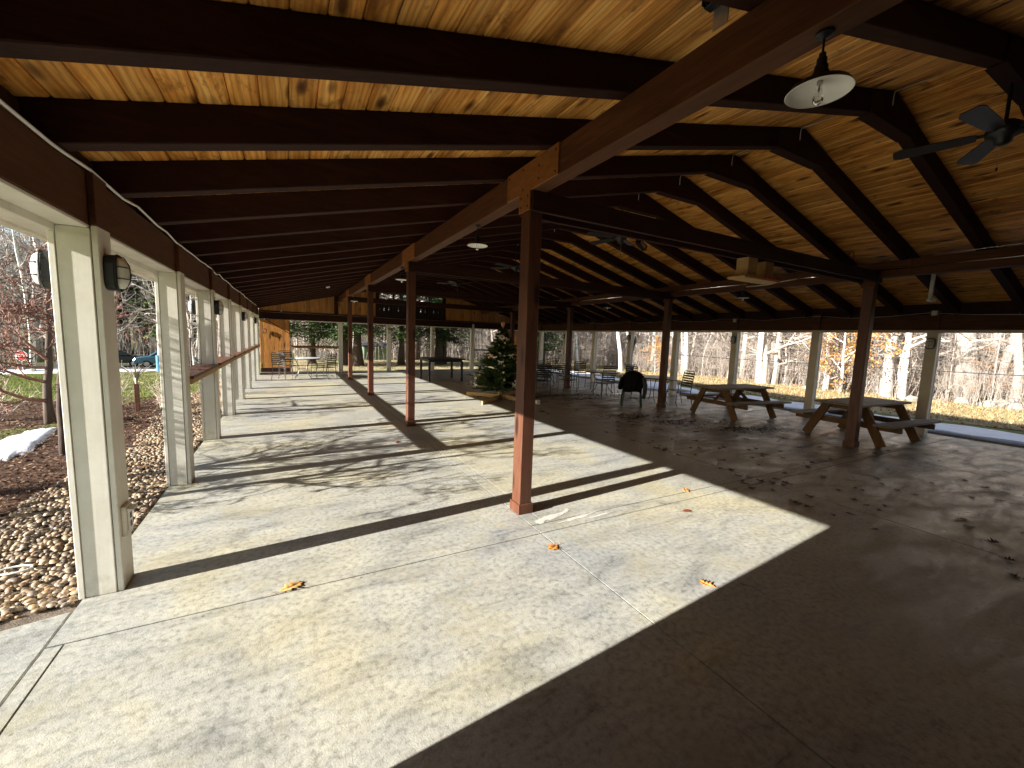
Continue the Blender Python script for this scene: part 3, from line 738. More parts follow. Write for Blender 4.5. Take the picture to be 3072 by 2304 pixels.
F1 = fan((4.64, 1.12, zf), 'nearest dark ceiling fan, upper right, with pull chain', math.radians(33))
dup(F1, (4.60, 5.05, zf), .5, 'ceiling fan seen just above the first tie beam'); dup(F1, (4.60, 8.45, zf), .9, 'ceiling fan behind the first brown post'); dup(F1, (4.60, 12.2, zf), .2, 'farthest ceiling fan towards the gable')

def bulkhead(loc, rz, label):
    t = thing('bulkhead_light', label, 'wall light', loc, rz, 'oval caged bulkhead lights on the cream posts')
    def oval(w, h, x0, x1, w2=None, h2=None, n=20):
        w2 = w2 or w; h2 = h2 or h
        V = []
        for x, a, b_ in ((x0, w, h), (x1, w2, h2)):
            for k in range(n):
                an = 2*math.pi*k/n; c, s_ = math.cos(an), math.sin(an)
                e = .62; V.append((x, a*math.copysign(abs(c)**e, c), b_*math.copysign(abs(s_)**e, s_)))
        return V, [(k, (k+1) % n, n+(k+1) % n, n+k) for k in range(n)]+[tuple(reversed(range(n))), tuple(range(n, 2*n))]
    put('housing', MB().add(*oval(.056, .093, 0, .042)).mesh('housing'), M['black_metal'], t, bev=.003)
    mb = MB(); prev = None
    lay_ = [(.042, .049, .084), (.062, .047, .081), (.078, .040, .068), (.088, .024, .042), (.091, .002, .003)]
    n = 20; V = []
    for x, w, h in lay_:
        for k in range(n):
            an = 2*math.pi*k/n; c, s_ = math.cos(an), math.sin(an); e = .68
            V.append((x, w*math.copysign(abs(c)**e, c), h*math.copysign(abs(s_)**e, s_)))
    Fc = [(i*n+k, i*n+(k+1) % n, (i+1)*n+(k+1) % n, (i+1)*n+k) for i in range(len(lay_)-1) for k in range(n)]
    put('lens', MB().add(V, Fc).mesh('lens', smooth=True), M['frosted'], t)
    mb = MB()
    for zz in (-.030, .030):
        mb.tube([(.043, -.053, zz), (.070, -.049, zz), (.088, -.026, zz), (.0925, 0, zz), (.088, .026, zz), (.070, .049, zz), (.043, .053, zz)], .0028, 5)
    mb.tube([(.043, 0, -.090), (.070, 0, -.083), (.090, 0, -.045), (.095, 0, 0), (.090, 0, .045), (.070, 0, .083), (.043, 0, .090)], .0028, 5)
    put('cage', mb.mesh('cage'), M['black_metal'], t)
    mb = MB(); rr = [(.048, .055*math.copysign(abs(math.cos(a))**.62, math.cos(a)), .092*math.copysign(abs(math.sin(a))**.62, math.sin(a))) for a in np.linspace(0, 2*math.pi, 25)]
    put('rim', MB().tube(rr, .006, 6, cap=False).mesh('rim'), M['black_metal'], t)
    return t
B1 = bulkhead((-.830, LY[1]+.09, 1.735), 0, 'nearest oval bulkhead light, on the inner side of the first cream post')
for i, lb in ((3, 'bulkhead light on the inside of the third cream post on the left'), (5, 'bulkhead light on the inside of the fifth cream post on the left'), (7, 'bulkhead light on the last cream post beside the left end wall')):
    dup(B1, (-.830, LY[i]+.09, 1.735), 0, lb)
for i, lb in ((1, 'bulkhead light on the outer face of the nearest cream post'), (3, 'bulkhead light on the outer face of the third left post')):
    dup(B1, (-1.013, LY[i]+.08, 1.725), math.pi, lb)
for i, lb in ((4, 'bulkhead light on the cream post above the nearest picnic table'), (6, 'bulkhead light on the cream post behind the second picnic table'), (8, 'bulkhead light on the right cream post behind the jacket on the chair'), (10, 'bulkhead light on the far right cream post beside the round tables')):
    dup(B1, (9.712, WY[i]+.075, 1.615), math.pi, lb)
for x, lb in ((3.53, 'bulkhead light on the second post of the far end wall'), (5.32, 'bulkhead light on the end wall post above the console table')):
    dup(B1, (x, YE-.001, 1.60), -math.pi/2, lb)
# outlet box near the foot of the first post
t = thing('outlet_box', 'cream double outlet box low on the first post', 'outlet', (-.831, LY[1]+.088, .38))
put('backplate', MB().box(0, .020, -.055, .055, -.085, .085).mesh('backplate'), M['white'], t, bev=.004)
put('cover_plate', MB().box(.0205, .027, -.034, .034, -.060, .055).mesh('cover_plate'), M['white_plastic'], t, bev=.002)
put('hood', MB().prism([(.0205, .070), (.050, .062), (.050, .056), (.0205, .060)][::-1], -.040, .040).mesh('hood'), M['white_plastic'], t)
for zz in (.020, -.028): put('socket', MB().box(.0272, .0282, -.014, .014, zz-.016, zz+.016).mesh('socket'), M['black_metal'], t)
# small white junction boxes
def wbox(loc, w, h, label, d=.03, rz=0):
    t = thing('junction_box', label, 'junction box', loc, rz, 'white junction boxes')
    put('case', MB().box(-d, 0, -w/2, w/2, 0, h).mesh('case'), M['white_plastic'], t, bev=.003)
    put('lid', MB().box(-d-.004, -d-.0005, -w/2+.006, w/2-.006, .006, h-.006).mesh('lid'), M['white_plastic'], t, bev=.002)
wbox((9.688, WY[4]+.075, 2.09), .075, .08, 'white junction box on the eave beam over the nearest picnic table')
wbox((9.688, WY[6]+.075, 2.04), .075, .085, 'white junction box on the eave beam behind the second picnic table')
wbox((7.11, YE-.001, 1.83), .09, .20, 'tall white junction box at the top of the fourth end wall post', rz=math.pi/2)
# round white alarms
def alarm(loc, label, tilt):
    t = thing('smoke_alarm', label, 'smoke alarm', loc, 0, 'round white alarms')
    t.rotation_euler = (0, tilt, 0)
    put('base', MB().lathe([(0,0), (.05,0), (.05,-.012), (.0,-.012)], 20).mesh('base', smooth=False), M['white_plastic'], t)
    put('cover', MB().lathe([(.046,-.0125), (.042,-.028), (.02,-.034), (0,-.034)], 20).mesh('cover', smooth=True), M['white_plastic'], t)
alarm((5.25, 4.20, zb(5.25)+RD-.002), 'round white smoke alarm on the planks right of the ridge', sl_r)
alarm((.934, 11.764-.0, zb(.934)-.003), 'round white alarm under a far rafter on the left side', -sl_l)
# floodlight on top of the middle beam
t = thing('floodlight', 'black finned floodlight clamped beside the middle beam, top edge', 'floodlight', (1.655, 1.28, 2.84))
put('bracket', MB().add([(-.003,-.035,-.03),(-.003,.035,-.03),(-.003,.035,.07),(-.003,-.035,.07),(-.008,-.035,-.03),(-.008,.035,-.03),(-.008,.035,.07),(-.008,-.035,.07)], [(0,1,2,3),(7,6,5,4),(0,4,5,1),(1,5,6,2),(2,6,7,3),(3,7,4,0)]).mesh('bracket'), M['steel'], t)
put('head', MB().box(-.055, -.010, -.06, .05, .05, .125).mesh('head'), M['black_metal'], t, bev=.003)
for k in range(7): put('fin', MB().box(-.075, -.056, -.055+k*.016, -.051+k*.016, .052, .122).mesh('fin'), M['black_metal'], t)
put('lens', MB().box(-.05, -.02, -.064, -.0605, .06, .115).mesh('lens'), M['frosted'], t)
# twin spot unit by the second fan
t = thing('spotlight_unit', 'black spotlight unit hanging under the ridge beside the second fan', 'spotlight', (5.2, 5.22, zb(5.2)-.001))
put('stem', MB().tube([(0,0,0), (0,0,-.20)], .014, 8).mesh('stem'), M['black_metal'], t)
put('housing', MB().bar((-.10,-.03,-.25), (.12,.02,-.33), .08, .085).mesh('housing'), M['black_metal'], t, bev=.004)
put('lens_array', MB().bar((-.07,-.073,-.27), (.10,-.022,-.335), .004, .05).mesh('lens_array'), M['steel'], t)
put('lead', MB().tube([(.05*math.cos(a), .02*math.sin(a), -.12+.03*math.sin(a*1.5)) for a in np.linspace(0, 6, 12)], .005, 5).mesh('lead'), M['black_metal'], t)
# wooden box bracket under the first tie beam
t = thing('wooden_bracket', 'pale wooden box bracket hanging under the nearest tie beam', 'bracket', (4.71, 2.90, 2.439))
put('upright', MB().box(-.255, -.085, -.05, .09, -.205, -.001).mesh('upright'), M['fresh'], t, bev=.003)
put('upright', MB().box(.125, .275, -.02, .12, -.205, -.001).mesh('upright'), M['fresh'], t, bev=.003)
put('base_board', MB().box(-.34, .34, -.08, .13, -.232, -.207).mesh('base_board'), M['fresh'], t, bev=.003)
put('strap', MB().box(.0, .33, -.092, -.082, -.212, -.190).mesh('strap'), M['red_paint'], t)
# white bracket hanging off a rafter
yb = RY[9]+.05
t = thing('white_bracket', 'white wooden T bracket hanging from a rafter over the nearest picnic table', 'bracket', (8.4, RY[9]-.022, zb(8.4)+.02))
put('arm', MB().box(-.022, .022, -.02, .02, -.27, .11).mesh('arm'), M['white_paint2'], t, bev=.002)
put('foot', MB().bar((-.09,-.005,-.285), (.14,.0,-.285), .05, .018).mesh('foot'), M['white_paint2'], t, bev=.002)
put('brace', MB().bar((-.02,-.028,-.26), (.10,-.028,-.27), .012, .02).mesh('brace'), M['white_paint2'], t)

# ------------------------------------------------------------------ furniture
def picnic(loc, rz, label):
    t = thing('picnic_table', label, 'picnic table', loc, rz, 'wooden picnic tables')
    zt = .625
    for i in range(5):
        y = -.33+i*.133; put('top_board', MB().box(-.78, .78, y, y+.127, zt-.033, zt+rng.uniform(-.001, .001)).mesh('top_board'), M['grey_wood'], t, bev=.003)
    for s in (-1, 1):
        for k in range(2):
            y = s*.60-.0665*2/2+k*.118-.055; put('bench_board', MB().box(-.78, .78, y+.003, y+.115, .345, .375).mesh('bench_board'), M['grey_wood'], t, bev=.003)
    for x in (-.55, .55):
        for s in (-1, 1):
            put('leg', MB().bar((x, s*.24, zt-.035), (x, s*.535, .008), .036, .125, (0, s, 0)).mesh('leg'), M['amber_wood'], t, bev=.003)
        xx = x+(-.038 if x > 0 else .038)
        put('seat_bearer', MB().bar((xx, -.74, .300), (xx, .74, .300), .036, .085).mesh('seat_bearer'), M['amber_wood'], t, bev=.003)
        put('top_cleat', MB().bar((xx, -.32, zt-.077), (xx, .32, zt-.077), .036, .085).mesh('top_cleat'), M['amber_wood'], t, bev=.003)
        put('brace', MB().bar((xx*.93, .05, .33), (xx*.25, .05, zt-.05), .03, .06).mesh('brace'), M['amber_wood'], t, bev=.003)
    return t
P1 = picnic((8.22, 5.32, 0), math.radians(-6), 'second wooden picnic table, farther one, in front of the snow')
dup(P1, (8.42, 3.17, 0), math.radians(-3), 'nearest wooden picnic table, behind the right brown post')

def metal_chair(label, mat='bronze', group='slatted metal garden chairs', loc=(0,0,0), rz=0):
    # faces +y, metres
    mm = M[mat]; t = thing('garden_chair', label, 'chair', loc, rz, group); u = 1.0
    def P(name, mb, smooth=False, bev=0): return put(name, mb.mesh(name, u, smooth), mm, t, bev=bev)
    mb = MB()
    for i in range(7): mb.box(-.215, .215, -.205+i*.062, -.205+i*.062+.045, .425, .431)
    P('seat', mb)
    P('seat_rim', MB().tube([(-.225,-.215,.425), (.225,-.215,.425), (.235,.20,.425), (.18,.235,.425), (-.18,.235,.425), (-.235,.20,.425), (-.225,-.215,.425)], .010, 6))
    P('back_frame', MB().tube([(-.225,-.215,.40), (-.228,-.245,.62), (-.225,-.30,.93), (-.20,-.312,.965), (.20,-.312,.965), (.225,-.30,.93), (.228,-.245,.62), (.225,-.215,.40)], .011, 6))
    for i in range(6):
        z = .56+i*.068; y = -.232-(z-.56)*.20
        P('slat', MB().bar((-.224, y, z), (.224, y, z), .006, .042))
    for s in (-1, 1):
        P('armrest', MB().tube([(s*.226,-.25,.66), (s*.25,-.10,.675), (s*.262,.08,.67), (s*.258,.19,.645), (s*.245,.215,.60), (s*.235,.19,.53), (s*.23,.19,.43)], .011, 6))
        P('leg', MB().tube([(s*.23,.19,.43), (s*.235,.235,.30), (s*.238,.24,.10), (s*.24,.21,.012), (s*.24,.17,.012)], .011, 6))
        P('leg', MB().tube([(s*.225,-.215,.42), (s*.228,-.24,.25), (s*.232,-.29,.012)], .011, 6))
    return t
C0 = metal_chair('near left slatted metal chair at the white round table in the far left corner', 'silver_metal', 'slatted metal chairs at the white table', (-.17, 14.15, 0), math.radians(-25))
dup(C0, (.00, 15.15, 0), math.radians(200), 'back left slatted metal chair, against the pine panel')
dup(C0, (.92, 15.20, 0), math.radians(155), 'back right slatted metal chair at the white round table')
dup(C0, (1.05, 14.25, 0), math.radians(42), 'near right slatted metal chair at the white round table')
# white round table
def round_table(loc, r, h, topmat, legmat, label, group=None, rz=0):
    t = thing('round_table', label, 'table', loc, rz, group)
    put('tabletop', MB().lathe([(0,h-.012), (r-.01,h-.012), (r,h-.004), (r,h+.004), (r-.008,h+.008), (0,h+.008)], 40).mesh('tabletop', 1.0), M[topmat], t)
    put('rim', MB().tube([(r*math.cos(a), r*math.sin(a), h-.018) for a in np.linspace(0, 2*math.pi, 33)], .011, 6, cap=False).mesh('rim', 1.0), M[legmat], t)
    for k in range(4):
        a = math.pi/4+k*math.pi/2; c, s = math.cos(a), math.sin(a)
        prof = [(.62*r, h-.02), (.50*r, h*.80), (.34*r, h*.58), (.30*r, h*.40), (.40*r, h*.20), (.56*r, h*.06), (.64*r, .010), (.60*r, .010)]
        put('leg', MB().tube([(q*c, q*s, z) for q, z in prof], .011, 6).mesh('leg', 1.0), M[legmat], t)
    put('stretcher', MB().tube([(.31*r*math.cos(a), .31*r*math.sin(a), h*.45) for a in np.linspace(0, 2*math.pi, 21)], .007, 5, cap=False).mesh('stretcher', 1.0), M[legmat], t)
    return t
round_table((.40, 14.68, 0), .60, .74, 'glass_top', 'silver_metal', 'round garden table with a pale shining top in the far left corner')
T2 = round_table((7.88, 9.05, 0), .56, .72, 'bronze', 'bronze', 'dark round garden table between the jacket chair and the Christmas tree', 'dark round garden tables')
dup(T2, (7.45, 11.3, 0), .4, 'dark round garden table farther back, right behind the first brown post')
dup(T2, (1.0+7.15, 7.45, 0), .2, 'round garden table beside the jacket chair, left of the picnic tables')
CB = metal_chair('slatted dark metal chair with its back to the snow, beyond the third table leg', 'bronze', 'dark slatted metal chairs', (7.95, 10.05, 0), math.radians(165))
for (x, y, r, lb) in [(6.02, 9.35, -20, 'dark metal chair nearest the Christmas tree, right of the first brown post'), (6.92, 9.40, -60, 'dark metal chair in front of the far right brown post'), (7.15, 10.95, -80, 'dark metal chair left of the farther dark table'),
                      (7.95, 11.75, 140, 'dark metal chair right of the farther dark table'), (8.35, 8.78, 75, 'dark metal chair at the right side of the dark round table'), (8.72, 8.62, 165, 'dark metal chair whose back shows above the jacket'),
                      (7.42, 8.45, -10, 'dark metal chair pushed under the near side of the dark round table'), (8.25, 6.72, 75, 'dark metal chair in side view between the brown post and the picnic table')]:
    dup(CB, (x, y, 0), math.radians(r), lb)
# green plastic chair with jacket
t = thing('plastic_chair', 'dark green plastic armchair with a jacket over its back', 'chair', (7.02, 7.02, 0), math.radians(-42))
sh = MB(); n = 10
V = []
for j in range(7):
    z = .42+j*.075
    for i in range(n+1):
        a = (i/n-.5); w = .24-.01*j; x = a*2*w; y = -.20-.03*j/2+(abs(a)*2)**3*.09
        V.append((x, y, z-(abs(a)*2)**4*.05*(j/6)))
Fc = [(j*(n+1)+i, j*(n+1)+i+1, (j+1)*(n+1)+i+1, (j+1)*(n+1)+i) for j in range(6) for i in range(n)]
o = put('backrest', sh.add(V, Fc).mesh('backrest', 1.0, True), M['dark_plastic'], t); md = o.modifiers.new('solid', 'SOLIDIFY'); md.thickness = .008
put('seat', MB().prism([(-.23,-.21), (.23,-.21), (.25,.20), (.18,.25), (-.18,.25), (-.25,.20)][::-1], .405, .425, 'z').mesh('seat', 1.0), M['dark_plastic'], t, bev=.006)
for s in (-1, 1):
    put('leg', MB().bar((s*.235,.20,.41), (s*.265,.25,.0), .045, .035).mesh('leg', 1.0), M['dark_plastic'], t, bev=.004)
    put('leg', MB().bar((s*.215,-.20,.41), (s*.245,-.29,.0), .045, .035).mesh('leg', 1.0), M['dark_plastic'], t, bev=.004)
    put('armrest', MB().tube([(s*.235,-.25,.66), (s*.28,-.10,.67), (s*.29,.10,.655), (s*.27,.22,.60), (s*.25,.22,.42)], .018, 6).mesh('armrest', 1.0, True), M['dark_plastic'], t)
# jacket draped over it
V = []; nn = 16; mm_ = 14
for j in range(mm_+1):
    v = j/mm_
    for i in range(nn+1):
        a = i/nn-.5
        w = .255+.02*math.sin(v*5)
        fold = .018*math.sin(a*26+v*3)+.010*math.sin(a*47+v*9)
        x = a*2*w
        z = .90-v*.47+(-.05*(abs(a)*2)**2)+.02*math.sin(a*9)*v
        y = -.335-.03*math.sin(v*math.pi)+(abs(a)*2)**2*.10+fold*(.3+v)
        V.append((x, y, z))
Fc = [(j*(nn+1)+i, j*(nn+1)+i+1, (j+1)*(nn+1)+i+1, (j+1)*(nn+1)+i) for j in range(mm_) for i in range(nn)]
j = thing('jacket', 'black jacket draped over the back of the green plastic chair', 'jacket', (7.02, 7.02, 0), math.radians(-42))
o = put('back_panel', MB().add(V, Fc).mesh('back_panel', 1.0, True), M['cloth_black'], j); md = o.modifiers.new('solid', 'SOLIDIFY'); md.thickness = .02
put('collar', MB().tube([(-.22,-.30,.88), (-.12,-.335,.925), (0,-.345,.935), (.12,-.335,.925), (.22,-.30,.88)], [.03,.036,.038,.036,.03], 8).mesh('collar', 1.0, True), M['cloth_black'], j)
put('sleeve', MB().tube([(.27,-.30,.80), (.315,-.31,.60), (.31,-.33,.40), (.28,-.35,.25)], [.05,.058,.055,.045], 10).mesh('sleeve', 1.0, True), M['cloth_grey'], j)
put('sleeve', MB().tube([(-.27,-.30,.80), (-.315,-.29,.62), (-.325,-.27,.46)], [.05,.055,.045], 10).mesh('sleeve', 1.0, True), M['cloth_black'], j)
# black console table
t = thing('console_table', 'long black console table standing near the far end, left of the Christmas tree', 'table', (4.50, 13.25, 0), 0)
put('tabletop', MB().box(-.64, .64, -.56, .56, .705, .735).mesh('tabletop'), M['black_metal'], t, bev=.004)
for x in (-.55, .55):
    for y in (-.48, .48):
        put('leg', MB().box(x-.032, x+.032, y-.032, y+.032, 0, .66).mesh('leg'), M['black_metal'], t, bev=.003)
for y in (-.48, .48): put('apron', MB().box(-.55, .55, y-.012, y+.012, .63, .704).mesh('apron'), M['black_metal'], t)
for x in (-.55, .55): put('apron', MB().box(x-.012, x+.012, -.48, .48, .63, .704).mesh('apron'), M['black_metal'], t)

# ------------------------------------------------------------------ Christmas tree
cx_, cy_ = 4.62, 9.02
xt = thing('christmas_tree', 'decorated Christmas tree with cream bows on a plank stand', 'christmas tree', (cx_, cy_, 0))
put('trunk', MB().tube([(0,0,.05), (.01,0,.6), (0,.01,1.2), (0,0,1.70)], [.035,.030,.018,.006], 8).mesh('trunk'), M['crab_bark'], xt)
P0 = []; P1_ = []; C_ = []; A_ = []; B_ = []
r_ = np.random.default_rng(3)
def treerad(z): return .80*(1-((z-.26)/1.50))**.85*(1.0) if z > .26 else .6
bp0 = []; bp1 = []; br0 = []
for k in range(540):
    z = .24+1.48*(r_.random()**1.25); a = r_.random()*2*math.pi
    R = max(.03, treerad(z))*r_.uniform(.72, 1.12)
    d = np.array([math.cos(a), math.sin(a), 0]); rise = r_.uniform(-.05, .30)
    s0 = np.array([0, 0, z-.05]); s1 = s0+d*R+np.array([0, 0, rise*R])
    bp0.append(s0); bp1.append(s1); br0.append(.006)
    nl = int(26+60*R)
    for q in range(nl):
        t_ = r_.uniform(.25, 1.02); p = s0+(s1-s0)*t_
        side = np.cross(d, [0, 0, 1])*r_.choice([-1, 1])
        dr = d*.7+side*r_.uniform(.3, 1)+np.array([0, 0, r_.uniform(-.2, .6)]); dr /= np.linalg.norm(dr)
        L = r_.uniform(.035, .075); w = np.cross(dr, r_.normal(size=3)); w /= np.linalg.norm(w)
        off = side*r_.uniform(0, .07)*(1-t_*.5)
        C_.append(p+off+dr*L*.6); A_.append(dr*L*.8); B_.append(w*.0065)
V1 = quads(np.array(C_), np.array(A_), np.array(B_))
put('foliage', npmesh('foliage', *V1), M['needle'], xt)
put('branches', npmesh('branches', *sticks(bp0, bp1, br0, .002)), M['crab_bark'], xt)
bow = MB()
for s in (-1, 1):
    bow.tube([(0,0,0), (s*.035,0,.018), (s*.062,0,.026), (s*.06,0,-.004), (s*.03,0,-.006), (0,0,0)], .0085, 6)
    bow.tube([(0,0,0), (s*.022,0,-.035), (s*.038,0,-.07)], .006, 5)
bow.tube([(-.008,0,0), (.008,0,0)], .014, 6)
bow = bow.mesh('bow'); bow.materials.append(M['ribbon'])
bal = MB().lathe([(0,-.028), (.018,-.022), (.028,0), (.018,.022), (0,.028)], 12).mesh('bauble', smooth=True); bal.materials.append(M['gold'])
flo = MB()
for k in range(7):
    a = 2*math.pi*k/7; flo.tube([(0,0,0), (.03*math.cos(a), -.006, .03*math.sin(a))], [.006, .016], 6)
flo = flo.mesh('flower_ornament'); flo.materials.append(M['peach'])
cam_a = math.atan2(-cy_, -cx_)
for k in range(46):
    z = .35+1.25*rng.random()**1.1; a = cam_a+rng.uniform(-2.2, 2.2); R = treerad(z)*rng.uniform(.92, 1.04)
    me = rng.choice([bow, bow, bal, bal, flo]); nm = {bow.name: 'bow', bal.name: 'bauble', flo.name: 'flower_ornament'}[me.name]
    put(nm, me, None, xt, (R*math.cos(a), R*math.sin(a), z), (rng.uniform(-.3, .3), rng.uniform(-.3, .3), a+math.pi/2))
tp = MB()
for k in range(9):
    a = 2*math.pi*k/9; tp.tube([(0,0,1.72), (.035*math.cos(a), .035*math.sin(a), 1.76+.03*(k % 3)), (.05*math.cos(a), .05*math.sin(a), 1.83+.02*(k % 2))], [.006,.012,.007], 5)
tp.tube([(0,0,1.68), (0,0,1.86)], .009, 6)
put('tree_topper', tp.mesh('tree_topper'), M['peach'], xt)
# plank stand (pinwheel of boards)
st = thing('tree_stand', 'cross stand of pale boards under the Christmas tree', 'tree stand', (0, 0, 0))
cc = (4.56, 8.93)
for i, (ex, ey) in enumerate([(3.92, 9.56), (3.68, 8.12), (4.96, 7.82), (5.45, 9.65)]):
    d = Vector((ex-cc[0], ey-cc[1], 0)).normalized(); pr_ = Vector((-d.y, d.x, 0))*.022*(1 if i % 2 else -1)
    put('stand_board', MB().bar((cc[0]+pr_.x+d.x*.0, cc[1]+pr_.y+d.y*.0, .048+.0*i), (ex+pr_.x, ey+pr_.y, .048), .034, .092).mesh('stand_board'), M['fresh'], st, bev=.003)
put('stand_block', MB().box(cc[0]-.1, cc[0]-.02, cc[1]-.12, cc[1]-.06, .096, .165).mesh('stand_block'), M['fresh'], st, bev=.003)
put('stand_block', MB().box(4.90, 4.99, 7.78, 7.82, .0, .10).mesh('stand_block'), M['white_paint2'], st, bev=.003)

# ------------------------------------------------------------------ leaves on the floor
def oak_leaf(seed, s=.06, curl=.35):
    r = random.Random(seed); half = [(0,0), (.10,.03), (.22,.16), (.30,.10), (.42,.34), (.50,.14), (.62,.40), (.70,.14), (.82,.26), (.90,.09), (1.0,0)]
    spine = [(x, 0) for x, _ in half]; V = []; Fc = []
    for sgn in (1, -1):
        n0_ = len(V)
        for (x, y), (sx, _) in zip(half, spine):
            y2 = y*sgn*r.uniform(.85, 1.15)
            zc_ = curl*(y2**2*1.6+(x-.5)**2*.55)+.03*math.sin(x*9+seed)
            V.append(((x-.5)*2*s, y2*2*s, max(0, zc_)*2*s+.003)); V.append(((sx-.5)*2*s, 0, max(0, curl*(x-.5)**2*.45)*2*s+.003))
        for i in range(len(half)-1):
            f = (n0_+2*i, n0_+2*i+1, n0_+2*i+3, n0_+2*i+2); Fc.append(f if sgn > 0 else f[::-1])
    V2 = [(-s, 0, curl*.2*s+.003), (-1.5*s, .1*s, .012), (-1.5*s, .14*s, .012), (-s, .05*s, curl*.2*s+.003)]
    n0_ = len(V); V += V2; Fc.append((n0_, n0_+1, n0_+2, n0_+3))
    return MB().add(V, Fc)
def leaf_mat(name, c):
    m = plain(name, c, .6, .25, var=.45, scale=35, bumps=.3); return m
LM = [leaf_mat('orange brown leaf', (.42,.17,.035)), leaf_mat('tan leaf', (.50,.29,.10)), leaf_mat('dark red leaf', (.20,.05,.025))]
leafs = [(-.02, 2.53, .075, 20, 1, 'curled tan oak leaf lying on the floor joint at lower left'), (1.618, 2.27, .058, 200, 0, 'orange oak leaf in front of the first brown post'),
         (2.224, 1.492, .050, 110, 0, 'orange star-shaped leaf near the edge of the sunlit patch'), (3.483, 2.653, .052, 60, 0, 'small orange leaf beside the double floor joint'),
         (3.05, 2.307, .045, -10, 2, 'dark red folded leaf right of the white smears'), (1.28, 5.55, .05, 40, 2, 'small dark leaf on the sunlit floor past the second brown post shadow'),
         (2.05, 7.7, .05, 15, 2, 'dark leaf on the far sunlit floor behind the second brown post')]
for i, (x, y, s, rz, mi, lb) in enumerate(leafs):
    o = put('oak_leaf', oak_leaf(i+3, s, .3+.15*(i % 3)).mesh('oak_leaf', smooth=True), LM[mi], None, (x, y, 0), (0, 0, math.radians(rz))); tag(o, lb, 'leaf', 'fallen leaves on the sunlit floor')
    md = o.modifiers.new('solid', 'SOLIDIFY'); md.thickness = .0012
for i, (x, y, s, mi, lb) in enumerate([(-1.35, 5.45, .045, 0, 'orange leaf lying on the pebbles between the first and second posts'), (-1.28, 4.35, .045, 2, 'dark red leaf on the shaded pebbles by the slab edge'), (-1.75, 3.75, .04, 1, 'tan leaf on the pebbles left of the first post')]):
    o = put('oak_leaf', oak_leaf(i+30, s, .3).mesh('oak_leaf', smooth=True), LM[mi], None, (x, y, gz(x, y)+.045), (0, 0, i*1.3)); tag(o, lb, 'leaf', 'fallen leaves on the pebbles')
o = put('plastic_ring', MB().tube([(.075*math.cos(a), .045*math.sin(a), 0) for a in np.linspace(0, 2*math.pi, 21)], .006, 6, cap=False).mesh('plastic_ring', smooth=True), M['white_plastic'], None, (-1.45, 3.39, gz(-1.45, 3.39)+.042)); tag(o, 'pale oval ring lying on the pebbles at the left edge', 'ring')
# litter on the shaded side: single leaves in view
lmesh = [oak_leaf(50+i, .055, .35+.1*i).mesh('dark_leaf', smooth=True) for i in range(4)]
for me in lmesh: me.materials.append(M['dark_leaf'])
zones = [((6.3, 5.2), (.9, .35)), ((7.0, 4.4), (.8, .35)), ((5.3, 4.4), (.8, .6)), ((5.0, 3.2), (1.0, .6)), ((6.4, 8.0), (1.2, .7)), ((5.5, 2.4), (1.3, .7)), ((4.6, 1.3), (.8, .7)), ((4.2, 2.2), (.5, .4)), ((6.2, 1.4), (1.2, .8)), ((5.2, 6.6), (.7, .7))]
for i in range(170):
    (zx, zy), (sx_, sy_) = zones[i % len(zones)] if i % 3 else ((5.8, 4.0), (1.9, 2.0))
    x = max(4.2+(.3 if zy > 3 else 0), rng.gauss(zx, sx_)); y = max(.6, rng.gauss(zy, sy_))
    if x > 9.4: continue
    o = put('dark_leaf', lmesh[i % 4], None, None, (x, y, 0), (0, 0, rng.uniform(0, 6.28)))
    s = rng.uniform(.55, 1.1); o.scale = (s, s, s*rng.uniform(.5, 1.2)); tag(o, 'small dark damp leaf lying on the shaded concrete', 'leaf', 'dark leaves scattered over the shaded floor')
# dense drifts
n = 2600
cxs = np.array([(6.4, 5.15), (7.0, 4.35), (7.4, 4.15), (6.7, 8.2), (6.1, 9.0), (7.3, 8.7), (5.6, 8.8), (6.0, 5.9), (4.6, 9.2), (8.2, 7.9)])
ci = nrg.integers(0, len(cxs), n); C = np.zeros((n, 3)); C[:, 0] = cxs[ci, 0]+nrg.normal(0, .38, n); C[:, 1] = cxs[ci, 1]+nrg.normal(0, .13, n)+(C[:, 0]-cxs[ci, 0])*-.25; C[:, 2] = nrg.uniform(.004, .016, n)
A = nrg.normal(0, 1, (n, 3)); A[:, 2] *= .25; A /= np.linalg.norm(A, axis=1, keepdims=True); Bv = np.cross(A, [0, 0, 1.]); Bv[:, 2] += nrg.normal(0, .2, n)
ok = C[:, 0] < 9.5
V_, F_q = quads(C[ok], A[ok]*.026*nrg.uniform(.5, 1.2, (ok.sum(), 1)), Bv[ok]*.014)
V_[:, 2] = np.maximum(V_[:, 2], .002)
o = put('leaf_litter', npmesh('leaf_litter', V_, F_q), M['dark_leaf'], kind='stuff'); o['label'] = 'drifts of crumbled dark leaves on the shaded floor'

